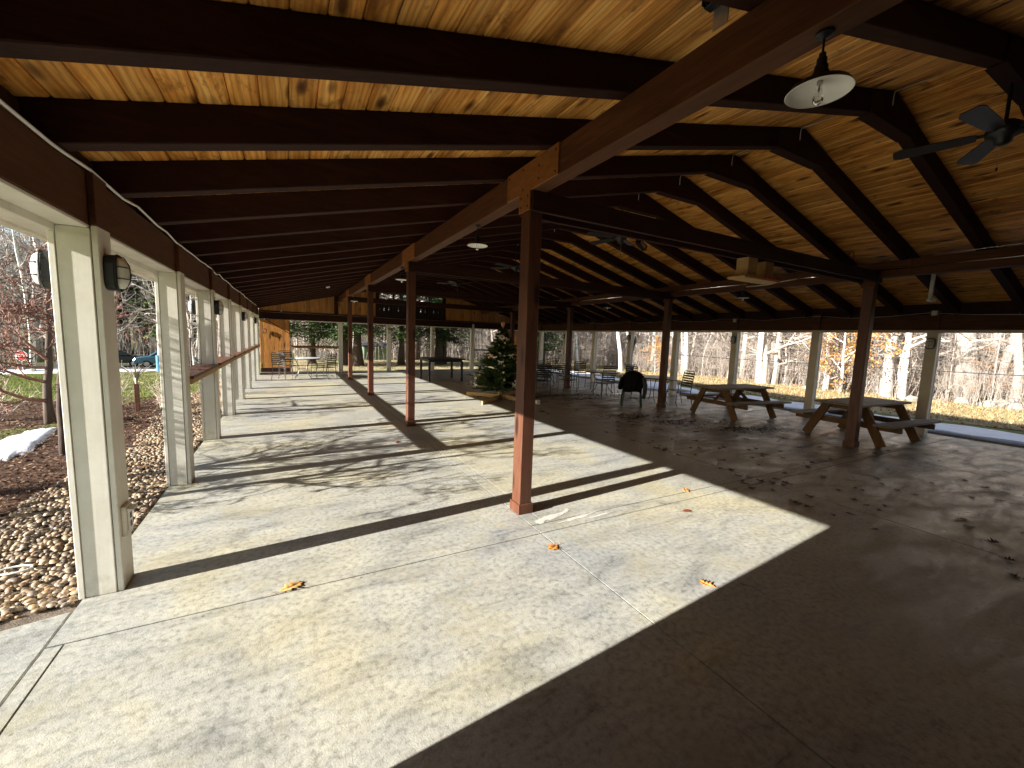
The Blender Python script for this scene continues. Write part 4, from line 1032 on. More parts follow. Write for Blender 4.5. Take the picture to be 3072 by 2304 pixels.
# ------------------------------------------------------------------ pebbles and mulch
def stone_mesh(seed):
    r = np.random.default_rng(seed); mb = MB(); rings = [(-1, .0), (-.55, .82), (0, 1.0), (.55, .80), (1, 0)]; n = 7; V = []
    for z, q in rings:
        if q == 0: V.append((0, 0, z*.5))
        else:
            for k in range(n): a = 2*math.pi*k/n; V.append((q*math.cos(a)*(1+.12*r.normal()), q*.72*math.sin(a)*(1+.12*r.normal()), z*.5))
    Fc = [(0, 1+(k+1) % n, 1+k) for k in range(n)]
    for j in range(2):
        for k in range(n): Fc.append((1+j*n+k, 1+j*n+(k+1) % n, 1+(j+1)*n+(k+1) % n, 1+(j+1)*n+k))
    top = 1+3*n
    for k in range(n): Fc.append((1+2*n+k, 1+2*n+(k+1) % n, top))
    return np.array(V), Fc
STV = [stone_mesh(i) for i in range(6)]
pb = bpy.data.objects['pebble_border']
sm = []
for V, Fc in STV:
    me = MB().add(V.tolist(), Fc).mesh('stone', K, True); me.materials.append(M['stone']); sm.append(me)
# positions
pos = []
rr = random.Random(11)
tries = 0
while len(pos) < 15500:
    y = 2.80+14.0*rr.random()**1.35; xl = -1.80+wob(y, 1)-(max(0, 4.4-y)*.55); x = rr.uniform(xl-.05, -1.02)
    if y < 2.86 and x > -1.3: continue
    if y-2.80 < 0: continue
    s = rr.uniform(.012, .028)*(1.05 if y < 4.5 else 1.0)
    pos.append((x, y, gz(x, y)+.012+s*.3+rr.uniform(0, .012), s, rr.uniform(0, 6.3), rr.uniform(-.4, .4), rr.randrange(6)))
pos.sort(key=lambda p: p[0]**2+p[1]**2)
near = [p for p in pos if p[0] > -2.6][:280]; ns = set(id(p) for p in near)
for x, y, z, s, a, tl, m_ in near:
    o = put('stone', sm[m_], None, pb, (x, y, z), (tl, tl*.6, a)); o.scale = (s, s, s)
LOWV = []
for sd in range(6):
    r = np.random.default_rng(sd+40); V = [(0, 0, .5)]; n = 6
    for z, q in ((.30, .72), (-.15, 1.0)):
        for k in range(n): a = 2*math.pi*k/n+r.normal(0, .1); V.append((q*math.cos(a)*(1+.1*r.normal()), q*.72*math.sin(a)*(1+.1*r.normal()), z))
    LOWV.append((np.array(V), [(0, 1+k, 1+(k+1) % n) for k in range(n)]+[(1+k, 1+n+k, 1+n+(k+1) % n, 1+(k+1) % n) for k in range(n)]))
Vs = []; Fs = []; off = 0
for p in pos:
    if id(p) in ns: continue
    x, y, z, s, a, tl, m_ = p; V, Fc = LOWV[m_]
    c, sn = math.cos(a), math.sin(a)
    W = V*s; W = np.stack([W[:, 0]*c-W[:, 1]*sn+x, W[:, 0]*sn+W[:, 1]*c+y, W[:, 2]+W[:, 0]*tl*.5+z], 1)
    Vs.append(W); Fs += [tuple(i+off for i in f) for f in Fc]; off += len(V)
me = bpy.data.meshes.new('stones'); me.from_pydata((np.concatenate(Vs)*K).tolist(), [], Fs); me.polygons.foreach_set('use_smooth', [True]*len(me.polygons))
o = put('stones', me, M['stone'], pb); o['kind'] = 'stuff'
# mulch chips
n = 30000
C = np.zeros((n, 3)); C[:, 1] = 2.95+8.4*nrg.random(n)**1.3; C[:, 0] = nrg.uniform(-5.0, -1.7, n)
C[:, 2] = [gz(a, b)+.012 for a, b in C[:, :2]]; C[:, 2] += nrg.uniform(0, .02, n)
keep = (C[:, 0] > -3.9-1.2*np.sin((C[:, 1]-3)*.32)-.1) & (C[:, 0] < -1.72-np.maximum(0, 4.4-C[:, 1])*.50); C = C[keep]; n = len(C)
A = nrg.normal(0, 1, (n, 3)); A[:, 2] *= .3; A /= np.linalg.norm(A, axis=1, keepdims=True); Bv = np.cross(A, [0, 0, 1.])+nrg.normal(0, .35, (n, 3))
V_, F_q = quads(C, A*nrg.uniform(.012, .035, (n, 1)), Bv*nrg.uniform(.004, .010, (n, 1)))
put('mulch_chips', npmesh('mulch_chips', V_, F_q), M['chips'], kind='stuff')
# snow patches, left
blob_patch('snow', -2.93, 7.3, .22, 1.15, M['snow'], .045, 1, rot=.22, lab='melting snow patch on the mulch behind the first post')
blob_patch('snow', -3.5, 6.9, .28, .8, M['snow'], .03, 2, rot=.3, lab='snow patch at the far left of the bed')
blob_patch('snow', -2.35, 4.55, .25, .22, M['snow'], .02, 4)
# snow in the roof's shade on the right
for i, (x, y, rx, ry) in enumerate([(13.6, 2.2, 2.2, 3.5), (13.6, 7.4, 2.2, 3.6), (13.6, 12.8, 2.2, 3.6), (14.0, 18.6, 2.1, 3.8), (14.3, 25.0, 2.1, 3.6), (11.2, 9.6, .7, 1.6), (11.1, 5.0, .16, 1.0), (10.75, 2.6, .05, 1.4), (11.0, 3.2, .06, .9), (11.2, 1.4, .10, 1.2), (11.8, 15.2, .7, 2.0), (13.9, -3.8, 2.0, 3.2)]):
    blob_patch('snow', x, y, rx, ry, M['snow'], .05, 20+i, 60, .22)
for i, (x, y, rx, ry) in enumerate([(-12, 33.5, 5.5, .9), (-22, 34.5, 6, 1.0), (-5.2, 33.8, 3.0, .7)]):
    blob_patch('snow', x, y, rx, ry, M['snow'], .22, 40+i, 50, .2)

# grass blades on the verge and lawn edges
def blades(name, n, fx, mat, h=(.04, .10), lab=None):
    C = fx(n); A = np.zeros((len(C), 3)); hh = nrg.uniform(h[0], h[1], len(C)); A[:, 2] = hh; A[:, :2] = nrg.normal(0, .45, (len(C), 2))*hh[:, None]
    B = nrg.normal(0, 1, (len(C), 3)); B[:, 2] = 0; B /= np.linalg.norm(B, axis=1, keepdims=True)
    V_, F_ = quads(C+A*.5, A*.6, B*.006); o = put(name, npmesh(name, V_, F_), mat, kind='stuff')
    if lab: o['label'] = lab
def fx_r(n):
    C = np.zeros((n, 3)); C[:, 0] = nrg.uniform(11.2, 21.5, n); C[:, 1] = nrg.uniform(-8, 32, n)
    C = C[(C[:, 0] > 16.2+.3*np.sin(C[:, 1]*1.3))]
    C[:, 2] = [gz(a, b)+.01 for a, b in C[:, :2]]; return C
blades('dry_grass', 60000, fx_r, M['grass'], (.04, .13))
def fx_l(n):
    C = np.zeros((n, 3)); C[:, 1] = nrg.uniform(8, 32, n); C[:, 0] = -2.0-nrg.random(n)*(C[:, 1]*.50)
    C = C[C[:, 0] < -3.8-1.2*np.sin((np.minimum(C[:, 1], 11.5)-3)*.32)+.1*nrg.normal(size=n)+np.where(C[:, 1] > 11, 2.5, 0)]
    C[:, 2] = [gz(a, b) for a, b in C[:, :2]]; return C
blades('lawn_grass', 60000, fx_l, M['green_grass'], (.03, .07))
def fx_e(n):
    C = np.zeros((n, 3)); C[:, 1] = nrg.uniform(17.2, 27, n); C[:, 0] = nrg.uniform(-4, 16, n); C[:, 2] = [gz(a, b) for a, b in C[:, :2]]; return C
blades('dry_grass', 7000, fx_e, M['grass'], (.03, .09))
# fallen leaves on the verge
n = 9000; C = np.zeros((n, 3)); C[:, 0] = 15.6+nrg.random(n)*7; C[:, 1] = nrg.uniform(-6, 32, n); C[:, 2] = [gz(a, b)+.03 for a, b in C[:, :2]]
A = nrg.normal(0, 1, (n, 3)); A /= np.linalg.norm(A, axis=1, keepdims=True); Bv = np.cross(A, nrg.normal(0, 1, (n, 3))); Bv /= np.linalg.norm(Bv, axis=1, keepdims=True)
V_, F_q = quads(C, A*.05, Bv*.03); put('fallen_leaves', npmesh('fallen_leaves', V_, F_q), M['dry_leaf'], kind='stuff')

# ------------------------------------------------------------------ trees
def skeleton(seed, H, r0, lean=(0, 0), n_main=9, first=.3, spread=.45, levels=3, twigs=5, up=.5, wig=.05, tw=.0035):
    r = np.random.default_rng(seed)
    tp_ = [np.zeros(3)]; nseg = 9; d = np.array([lean[0], lean[1], 1.0]); d /= np.linalg.norm(d)
    for i in range(nseg):
        d = d+np.array([r.normal(0, wig), r.normal(0, wig), 0]); d /= np.linalg.norm(d); tp_.append(tp_[-1]+d*H/nseg)
    tp_ = np.array(tp_); rad = r0*(1-np.linspace(0, 1, nseg+1))**.75+.006
    seg = []
    def grow(p, d, L, rd, lev):
        k = 4 if lev < 2 else 3; step = L/k
        for i in range(k):
            d = d+r.normal(0, .16, 3)+np.array([0, 0, .05*up]); d /= np.linalg.norm(d)
            q = p+d*step; r1 = rd*(1-.72*(i+1)/k); seg.append((p, q, max(rd*(1-.72*i/k), tw), max(r1, tw*.7), lev)); p = q
            if lev < levels:
                for _ in range(2 if lev < 1 else 1):
                    s = np.cross(d, r.normal(size=3)); s /= np.linalg.norm(s)+1e-9
                    nd = d*.75+s*r.uniform(.5, .9); nd /= np.linalg.norm(nd)
                    grow(p, nd, L*r.uniform(.42, .62), r1*.62, lev+1)
            else:
                for _ in range(twigs//3+ (1 if r.random() < .5 else 0)):
                    s = np.cross(d, r.normal(size=3)); s /= np.linalg.norm(s)+1e-9
                    e = p+(d*.6+s*r.uniform(.4, .9))*L*r.uniform(.25, .5); seg.append((p, e, tw, tw*.6, 9))
    for i in range(n_main):
        t = first+(.97-first)*(i+r.uniform(.1, .9))/n_main; j = t*nseg; k = int(j); p = tp_[k]+(tp_[min(k+1, nseg)]-tp_[k])*(j-k)
        a = r.uniform(0, 6.28); dd = np.array([math.cos(a), math.sin(a), up+r.uniform(-.2, .4)]); dd /= np.linalg.norm(dd)
        L = H*spread*(1.15-t)*r.uniform(.6, 1.1); grow(p, dd, L, r0*(1-t)**.8*.50+.008, 1 if levels > 1 else 0)
    return tp_, rad, seg
def seg_mesh(name, seg, sides=3):
    P0 = np.array([s[0] for s in seg]); P1 = np.array([s[1] for s in seg]); R0 = np.array([s[2] for s in seg]); R1 = np.array([s[3] for s in seg])
    big = R0 > .02; parts = []
    if big.any(): parts.append(sticks(P0[big], P1[big], R0[big], R1[big], 6))
    if (~big).any(): parts.append(sticks(P0[~big], P1[~big], R0[~big], R1[~big], sides))
    return npmesh(name, *joinVF(parts))
def trunk_mesh(tp_, rad, n=9, flare=1.4):
    rr_ = list(rad); rr_[0] *= flare
    pts = [tuple(p) for p in tp_]; pts[0] = (pts[0][0], pts[0][1], -.15)
    return MB().tube(pts, [float(x) for x in rr_], n).mesh('trunk', smooth=True)
PROTO = {}
def make_proto(key, name, cat, bmat, tmat, leafs=None, **kw):
    tp_, rad, seg = skeleton(**kw)
    tm = trunk_mesh(tp_, rad); tm.materials.append(M[bmat])
    cm_ = seg_mesh('crown', seg); cm_.materials.append(M[tmat])
    lm = None
    if leafs:
        r = np.random.default_rng(kw['seed']+99); ends = np.array([s[1] for s in seg if s[4] >= 2]); n = leafs
        if len(ends):
            C = ends[r.integers(0, len(ends), n)]+r.normal(0, .10, (n, 3)); C = C[C[:, 2] > .1]; n = len(C)
            A = r.normal(0, 1, (n, 3)); A /= np.linalg.norm(A, axis=1, keepdims=True); B = np.cross(A, r.normal(0, 1, (n, 3))); B /= np.linalg.norm(B, axis=1, keepdims=True)
            lm = npmesh('leaves', *quads(C, A*.055, B*.032)); lm.materials.append(M['orange_leaf'])
    PROTO[key] = (name, cat, tm, cm_, lm)
def plant(key, x, y, label, s=1.0, rz=None, group=None, dz=0):
    name, cat, tm, cm_, lm = PROTO[key]
    t = thing(name, label, cat, (x, y, gz(x, y)+dz), rng.uniform(0, 6.28) if rz is None else rz, group)
    t.scale = (s, s, s)
    put('trunk', tm, None, t); put('crown', cm_, None, t)
    if lm: put('leaves', lm, None, t)
    return t
make_proto('a', 'bare_tree', 'tree', 'bark_grey', 'twig', seed=1, H=11, r0=.15, n_main=12, first=.16, spread=.30, levels=3, twigs=4)
make_proto('b', 'bare_tree', 'tree', 'bark_tan', 'twig_tan', seed=2, H=9.5, r0=.11, n_main=12, first=.10, spread=.30, levels=3, twigs=4, lean=(.05, .02))
make_proto('c', 'bare_tree', 'tree', 'bark_grey', 'twig', seed=3, H=13, r0=.21, n_main=11, first=.22, spread=.28, levels=3, twigs=3)
make_proto('d', 'sapling', 'tree', 'bark_tan', 'twig_tan', seed=4, H=4.6, r0=.035, n_main=14, first=.12, spread=.34, levels=2, twigs=5, wig=.09)
make_proto('e', 'sapling', 'tree', 'bark_grey', 'twig', seed=5, H=6.2, r0=.05, n_main=15, first=.08, spread=.32, levels=2, twigs=5, wig=.08, lean=(.1, 0))
make_proto('w', 'birch_tree', 'birch', 'birch', 'twig', seed=6, H=12, r0=.12, n_main=11, first=.22, spread=.30, levels=3, twigs=3, lean=(-.10, .03))
make_proto('w2', 'birch_tree', 'birch', 'birch', 'twig', seed=16, H=11, r0=.10, n_main=12, first=.12, spread=.30, levels=3, twigs=3, lean=(.12, .0))
make_proto('o', 'oak_sapling', 'tree', 'bark_grey', 'twig_tan', 2600, seed=7, H=5.0, r0=.05, n_main=13, first=.06, spread=.42, levels=2, twigs=5)
make_proto('k', 'dark_tree', 'tree', 'bark_dark', 'twig', seed=8, H=12, r0=.17, n_main=10, first=.2, spread=.28, levels=3, twigs=3)

PL = {'a': 'grey bare tree standing in the right hand woods', 'b': 'slim tan bare tree in the right hand woods', 'c': 'stout grey bare tree in the right hand woods', 'd': 'thin tan sapling at the wood edge on the right',
      'e': 'thin grey sapling at the wood edge on the right', 'w': 'white birch among the trees on the right', 'w2': 'white birch leaning left in the right woods', 'o': 'oak sapling still holding orange leaves', 'k': 'dark barked tree in the woods on the right'}
# single ones one can point to
plant('w2', 20.3, 6.5, 'white birch leaning right, just beyond the nearest picnic table', 1.0, 2.9)
plant('a', 21.4, 7.35, 'stout pale trunk left of the leaning white birch', 1.2)
plant('c', 23.7, 5.6, 'broadest pale trunk, right of the nearest right post', 1.45)
plant('a', 24.6, 5.3, 'pale trunk just right of the broadest one', 1.15)
plant('b', 23.1, 4.75, 'forked tan trunk behind the pointed boulders', 1.2)
plant('b', 23.3, 4.3, 'rightmost tan trunk at the picture edge behind boulders', 1.15)
plant('o', 20.6, 8.6, 'oak sapling with dense orange leaves behind the right brown post', 1.0)
plant('o', 21.0, 9.4, 'orange leaved oak sapling left of the right brown post', .85)
plant('o', 19.8, 18.0, 'low orange oak sapling behind the jacket chair', .45)
plant('o', 23.6, 5.0, 'small rusty oak sapling among the boulders', .42)
plant('w', 20.9, 12.2, 'tall white trunk between the second and third right posts', 1.1, 1.1)
plant('c', 20.9, 16.6, 'tall pale trunk between the far right posts', .8)
plant('w', 18.6, 19.6, 'white trunk beside the dark round table, seen between far posts', 1.0, .4)
plant('w', 18.9, 19.0, 'second white trunk right beside the dark slanting one', .9, .2)
plant('k', 18.9, 19.3, 'dark trunk between two white ones at the far right posts', .6)
plant('w', 17.3, 22.4, 'white trunk behind the slatted chair back', .8, .9)
GR = 'trees of the woods on the right'
r2 = random.Random(5)
cnt = 0
while cnt < 135:
    y = r2.uniform(-9, 34); x = 20.8+abs(r2.gauss(0, 8))+(1.5 if y < 3 else 0)
    k = r2.choice('aaabbbcddeewk') if x > 23 else r2.choice('ddeeabbaw')
    yy = 9.71*y/x
    where = next(t_ for lim, t_ in ((2.745, 'right of the nearest right post'), (4.53, 'behind the nearest picnic table'), (6.32, 'behind the second picnic table'), (8.1, 'behind the side view chair'), (9.9, 'behind the jacket chair'), (99, 'behind the dark round tables')) if yy < lim)
    deep = 'near the wood edge' if x < 24.5 else ('farther into the woods' if x < 31 else 'deep in the woods')
    lb = {'a': 'grey bare tree', 'b': 'slim tan bare tree', 'c': 'stout grey tree', 'd': 'thin tan sapling', 'e': 'thin grey sapling', 'w': 'white birch', 'k': 'dark barked tree'}[k]+' '+deep+', '+where
    plant(k, x, y, lb, r2.uniform(.75, 1.25), None, lb+' (trees of the right hand woods)'); cnt += 1
# end woods
PLE = {'a': 'grey bare tree in the woods beyond the far end', 'b': 'tan bare tree in the woods beyond the far end', 'c': 'stout bare tree beyond the far end wall', 'd': 'thin tan sapling beyond the far end', 'e': 'thin grey sapling beyond the far end', 'w': 'birch in the woods beyond the far end', 'k': 'dark trunk beyond the far end'}
for i in range(62):
    y = 26+abs(r2.gauss(0, 9)); x = r2.uniform(-3, 20)*y/26; k = r2.choice('aabbcddeewkk')
    plant(k, x, y, PLE[k], r2.uniform(.8, 1.2), None, 'trees beyond the far end '+k.replace('a','grey').replace('b','tan') if k in 'ab' else 'trees beyond the far end, kind '+{'c':'stout','d':'tan sapling','e':'grey sapling','w':'birch','k':'dark'}[k])
# left woods
PLL = {'a': 'grey bare tree in the woods across the road', 'b': 'tan bare tree in the woods across the road', 'c': 'stout bare tree across the road', 'w': 'white birch in front of the woods across the road', 'k': 'dark trunk in the woods across the road', 'w2': 'leaning white birch across the road'}
for i in range(58):
    y = 45+abs(r2.gauss(0, 8)); x = -r2.uniform(-.03, .50)*y; k = r2.choice(['a','b','c','k','w','a','w','w2'])
    plant(k, x, y, PLL[k], r2.uniform(1.0, 1.6), None, 'trees across the road '+{'a':'grey','b':'tan','c':'stout','k':'dark','w':'birch','w2':'leaning birch'}[k])
for x, y, k, s, lb in [(-9.6, 33.5, 'w2', 1.0, 'forked white birch seen left of the second post'), (-11.2, 34.3, 'w', 1.1, 'tall white birch near the stop sign'), (-12.6, 33.0, 'w2', .9, 'white birch behind the reddish twigs'), (-4.7, 34.5, 'w', .8, 'white birch between second and third left posts'), (-7.4, 35.0, 'c', .9, 'pale twisting trunk above the blue post')]:
    plant(k, x, y, lb, s)
# shadow-casting trees along the left lawn, out of frame to the side
for i, (x, y, k, s) in enumerate([(-16, 12, 'b', .8), (-19, 17, 'a', .8), (-17, 21.5, 'c', .7), (-21, 26, 'a', .8), (-24, 30, 'b', .9), (-22, 3.2, 'b', .55), (-24, 22, 'c', .8)]):
    plant(k, x, y, 'bare tree standing on the lawn left of the picture', s, None, 'bare trees on the lawn to the left')

# thickets: stems nobody could count
def thicket(name, n, xf, h, r, mat, lean=.12, curve=.0, sides=3, arcs=1):
    P0 = xf(n); n = len(P0); hh = nrg.uniform(h[0], h[1], n); d = nrg.normal(0, lean, (n, 3)); d[:, 2] = 1; P = P0; parts = []
    rr_ = nrg.uniform(r[0], r[1], n); k = 3
    for i in range(k):
        d2 = d+nrg.normal(0, lean*.7, (n, 3)); Q = P+d2*(hh/k)[:, None]; parts.append(sticks(P, Q, rr_*(1-.3*i), rr_*(1-.3*(i+1)), sides))
        for _ in range(arcs):
            b = nrg.normal(0, .6, (n, 3)); b[:, 2] = abs(b[:, 2])*.7; parts.append(sticks(Q, Q+b*(hh/k*.8)[:, None], rr_*.4, rr_*.2, sides))
        P = Q
    return put(name, npmesh(name, *joinVF(parts)), M[mat], kind='stuff')
def area(x0, x1, y0, y1):
    def f(n):
        C = np.zeros((n, 3)); C[:, 0] = nrg.uniform(x0, x1, n); C[:, 1] = nrg.uniform(y0, y1, n); C[:, 2] = [gz(a, b)-.05 for a, b in C[:, :2]]; return C
    return f
thicket('brushwood', 5200, area(20.6, 27, -10, 32), (.8, 3.0), (.004, .012), 'twig_tan', .20, arcs=3)
thicket('brushwood', 5200, area(23, 38, -14, 36), (2.0, 7.0), (.008, .026), 'twig', .09, arcs=3)
thicket('slender_trunks', 900, area(22.5, 36, -12, 34), (7, 11), (.018, .055), 'bark_tan', .05, arcs=1)
thicket('slender_trunks', 500, area(-2, 24, 27, 38), (6, 10), (.018, .05), 'bark_tan', .05, arcs=1)
thicket('distant_trunks', 1500, area(34, 48, -24, 43), (8, 14), (.03, .11), 'bark_grey', .05, arcs=4)
thicket('brushwood', 2200, area(-4, 26, 25, 40), (1.0, 4.5), (.006, .016), 'twig_tan', .15, arcs=3)
thicket('distant_trunks', 1300, area(-8, 40, 38, 54), (8, 13), (.03, .10), 'bark_grey', .05, arcs=4)
thicket('distant_trunks', 650, area(-42, -1, 52, 68), (9, 15), (.04, .12), 'bark_grey', .05, arcs=4)
thicket('brushwood', 1200, area(-36, -1, 43, 52), (1.0, 5.0), (.01, .02), 'twig', .15, arcs=3)
def fuzz(name, n, x0, x1, y0, y1, z0, z1, mat, L=.7, r=.008):
    P = np.stack([nrg.uniform(x0, x1, n), nrg.uniform(y0, y1, n), nrg.uniform(z0, z1, n)], 1); d = nrg.normal(0, 1, (n, 3)); d[:, 2] = abs(d[:, 2])*1.1
    return put(name, npmesh(name, *sticks(P, P+d*L*.6, r, r*.4, 3)), M[mat], kind='stuff')
fuzz('twig_canopy', 30000, 25, 46, -22, 42, .8, 9, 'twig')
fuzz('twig_canopy', 20000, -6, 34, 30, 52, .8, 8, 'twig')
fuzz('twig_canopy', 9000, -40, -1, 47, 64, 1, 6.5, 'twig', 1.0, .012)
fuzz('twig_canopy', 9000, 20.8, 27, -8, 30, 0, 3.2, 'twig_tan', .45, .005)

# evergreens: drooping sprays on dark trunks
def evergreen(seed, H, r0, zlow, R, nspray, mat, flat=True, seglen=.06):
    r = np.random.default_rng(seed); tp_ = np.array([[0, 0, i*H/8] for i in range(9)])+r.normal(0, .04, (9, 3))*np.arange(9)[:, None]*.3
    rad = r0*(1-np.arange(9)/8.3)+.01
    P0 = []; P1 = []; C = []; A = []; B = []
    nb_ = int(nspray)
    for i in range(nb_):
        t = r.random()**1.1; z = zlow+(H-zlow)*t; a = r.uniform(0, 6.28); L = R*(1-t)**.7*r.uniform(.5, 1.05)+.15
        d = np.array([math.cos(a), math.sin(a), r.uniform(-.28, .12)]); s = np.array([0, 0, z]); e = s+d*L; P0.append(s); P1.append(e)
        m = int(16+26*L); tt = r.uniform(.2, 1.05, m); side = np.cross(d, [0, 0, 1.]); side /= np.linalg.norm(side)
        sg = r.choice([-1, 1], m)
        for q, g in zip(tt, sg):
            w = r.uniform(.05, .40)*(1.1-q*.6)*L*.5
            p = s+d*L*q+side*g*w+np.array([0, 0, -w*.35-q*q*L*.10+r.normal(0, .02)])
            dr = side*g*.8+d*.5+np.array([0, 0, -.35])+r.normal(0, .25, 3); dr /= np.linalg.norm(dr)
            C.append(p); A.append(dr*seglen*r.uniform(.7, 1.6)); B.append(np.cross(dr, r.normal(0, .5, 3)+[0, 0, 1.])*seglen*.40)
    tm = trunk_mesh(tp_, rad, 9, 1.5); tm.materials.append(M['bark_dark'])
    bm_ = npmesh('branches', *sticks(P0, P1, .018, .004, 4)); bm_.materials.append(M['bark_dark'])
    fm = npmesh('foliage', *quads(np.array(C), np.array(A), np.array(B))); fm.materials.append(M[mat])
    return tm, bm_, fm
EG = [evergreen(1, 9, .20, 1.75, 2.2, 330, 'hemlock'), evergreen(2, 8, .15, 1.55, 1.9, 270, 'hemlock')]
EF = evergreen(5, 13, .2, 3.0, 2.6, 420, 'pine_far', seglen=.14)
def plant_eg(ms, x, y, label, s=1, rz=None, cat='evergreen', nm='hemlock_tree', group=None):
    t = thing(nm, label, cat, (x, y, gz(x, y)), rng.uniform(0, 6.3) if rz is None else rz, group); t.scale = (s, s, s)
    put('trunk', ms[0], None, t); put('branches', ms[1], None, t); put('foliage', ms[2], None, t)
for x, y, i, s, lb in [(2.95, 21.0, 0, 1.0, 'thick dark hemlock trunk behind the second brown post from the end'), (2.5, 21.5, 1, 1.05, 'hemlock half hidden behind the farthest brown post'), (1.0, 22.6, 1, 1.0, 'hemlock hanging over the far left opening'),
                       (-.5, 21.2, 0, .9, 'leftmost hemlock outside the end wall'), (5.15, 21.6, 1, .95, 'hemlock trunk behind the console table'), (7.3, 22.0, 0, 1.0, 'leaning dark hemlock trunk left of the Christmas tree'),
                       (7.75, 22.4, 1, .9, 'second dark trunk left of the Christmas tree'), (13.6, 22.8, 0, 1.0, 'dark twin evergreen seen right of the first brown post'), (14.3, 22.9, 1, 1.0, 'evergreen beside the dark twin trunks'), (15.6, 24.2, 1, .9, 'evergreen behind the far right brown post')]:
    plant_eg(EG[i], x, y, lb, s)
for x, y, s, lb in [(-9.2, 46, 1.0, 'green pine above the blue car'), (-12.4, 48, 1.15, 'green pine behind the white birches'), (-6.3, 47, .85, 'green pine between the second and third left posts')]:
    plant_eg(EF, x, y, lb, s, None, 'pine', 'pine_tree')

# crabapples by the left bed
def crab(key, seed, x, y, H, label, mat='crab_bark', tw='twig_red', sc_=1.0, first=.30, sp=.75, nm=13, r0=.05, lv=4, up=.4, twr=.0045):
    tp_, rad, seg = skeleton(seed=seed, H=H, r0=r0, n_main=nm, first=first, spread=sp, levels=lv, twigs=7, up=up, wig=.07, tw=twr)
    print('crab segs', len(seg))
    t = thing('crabapple_tree', label, 'small tree', (x, y, gz(x, y)), 0)
    tm = trunk_mesh(tp_, rad); put('trunk', tm, M[mat], t); put('crown', seg_mesh('crown', seg), M[tw], t)
crab('x', 31, -2.27, 6.46, 2.5, 'crabapple with a dark trunk just left of the first cream post', first=.40, sp=.50, r0=.038, nm=9)
crab('y', 32, -3.05, 4.25, 2.3, 'reddish twiggy crabapple reaching in from the left edge', first=.12, sp=.60, nm=11, twr=.0052)
crab('z', 33, -4.6, 4.9, 2.9, 'bare crabapple beside the path, left of the picture', first=.22, sp=.70, nm=10)
crab('v', 35, -3.15, 8.6, 2.6, 'twiggy crabapple behind the snow patch at left', first=.12, sp=.50, nm=12, tw='twig_red')
crab('u', 36, -2.55, 5.1, 2.1, 'low reddish crabapple branches at the left picture edge', first=.1, sp=.42, nm=9, twr=.004)
# shrubs
def shrub(x, y, h, n, label, mat='twig_tan', seed=0):
    r = np.random.default_rng(seed); seg = []
    for i in range(n):
        a = r.uniform(0, 6.28); d = np.array([math.cos(a)*r.uniform(.2, .8), math.sin(a)*r.uniform(.2, .8), 1.]); p = np.array([r.normal(0, .04), r.normal(0, .04), 0]); L = h*r.uniform(.6, 1.1)
        for k in range(4):
            d = d/np.linalg.norm(d)+r.normal(0, .15, 3); q = p+d*L/4; seg.append((p, q, .006*(1-.2*k), .006*(1-.2*(k+1)), 1)); p = q
            for _ in range(2): seg.append((p, p+(d+r.normal(0, .7, 3))*L*.16, .003, .0015, 9))
    o = put('bare_shrub', seg_mesh('bare_shrub', seg), M[mat], None, (x, y, gz(x, y))); tag(o, label, 'shrub')
shrub(-2.75, 9.7, .75, 26, 'bare tan shrub behind the red stake', seed=1); shrub(-2.05, 9.6, .6, 22, 'bare tan shrub between the stake and the second post', seed=2)
shrub(-2.5, 8.1, .55, 16, 'pale sprig shrub left of the stake, near the first post', seed=3); shrub(-1.55, 11.2, .7, 30, 'bare rounded shrub below the first shelf', seed=4)
shrub(-3.9, 9.0, .7, 24, 'tan shrub beyond the snow patch at left', seed=5)
# rope-topped stake with pruned shrub
t = thing('garden_stake', 'reddish wooden stake standing in the mulch bed', 'stake', (-2.33, 9.33, gz(-2.33, 9.33)))
put('stake', MB().box(-.03, .03, -.03, .03, -.1, .50).mesh('stake'), M['brownz'], t, bev=.004)
r = np.random.default_rng(9); seg = []
for i in range(16):
    a = r.uniform(0, 6.28); p = np.array([0, 0, .49]); d = np.array([math.cos(a)*.25, math.sin(a)*.25, 1.])
    for k in range(3): q = p+d*.12; seg.append((p, q, .011-.002*k, .009-.002*k, 1)); p = q; d = d+np.array([math.cos(a)*.35, math.sin(a)*.35, -.1])
put('pruned_stems', seg_mesh('pruned_stems', seg), M['bark_tan'], t)

# boulders along the wood edge
for i, (x, y, s, lb) in enumerate([(22.4, 5.41, .30, 'rounded pale boulder right of the nearest right post'), (22.0, 4.68, .30, 'pointed pale boulder at the wood edge'), (22.6, 4.52, .36, 'broad boulder behind the pointed one'), (20.5, 6.28, .30, 'pale boulder at the foot of the leaning birch'), (22.2, 4.02, .32, 'boulder at the right edge of the picture'), (20.9, 9.9, .26, 'pale boulder behind the second picnic table')]):
    r = np.random.default_rng(i+60); mb = MB(); n = 12; V = []; rings = 6
    for j in range(rings+1):
        ph = math.pi*j/rings
        for k in range(n):
            a = 2*math.pi*k/n; q = 1+.18*r.normal()*(0 < j < rings); V.append((s*math.sin(ph)*math.cos(a)*q, s*.8*math.sin(ph)*math.sin(a)*q, s*.62*math.cos(ph)*(1+.05*r.normal())))
    Fc = [(j*n+k, j*n+(k+1) % n, (j+1)*n+(k+1) % n, (j+1)*n+k) for j in range(rings) for k in range(n)]
    o = put('boulder', mb.add(V, Fc).mesh('boulder', smooth=False), plain('granite %d' % i, (.27,.25,.22), .8, .2, var=.3, scale=5, bumps=.5), None, (x, y, gz(x, y)+s*.15)); tag(o, lb, 'boulder')

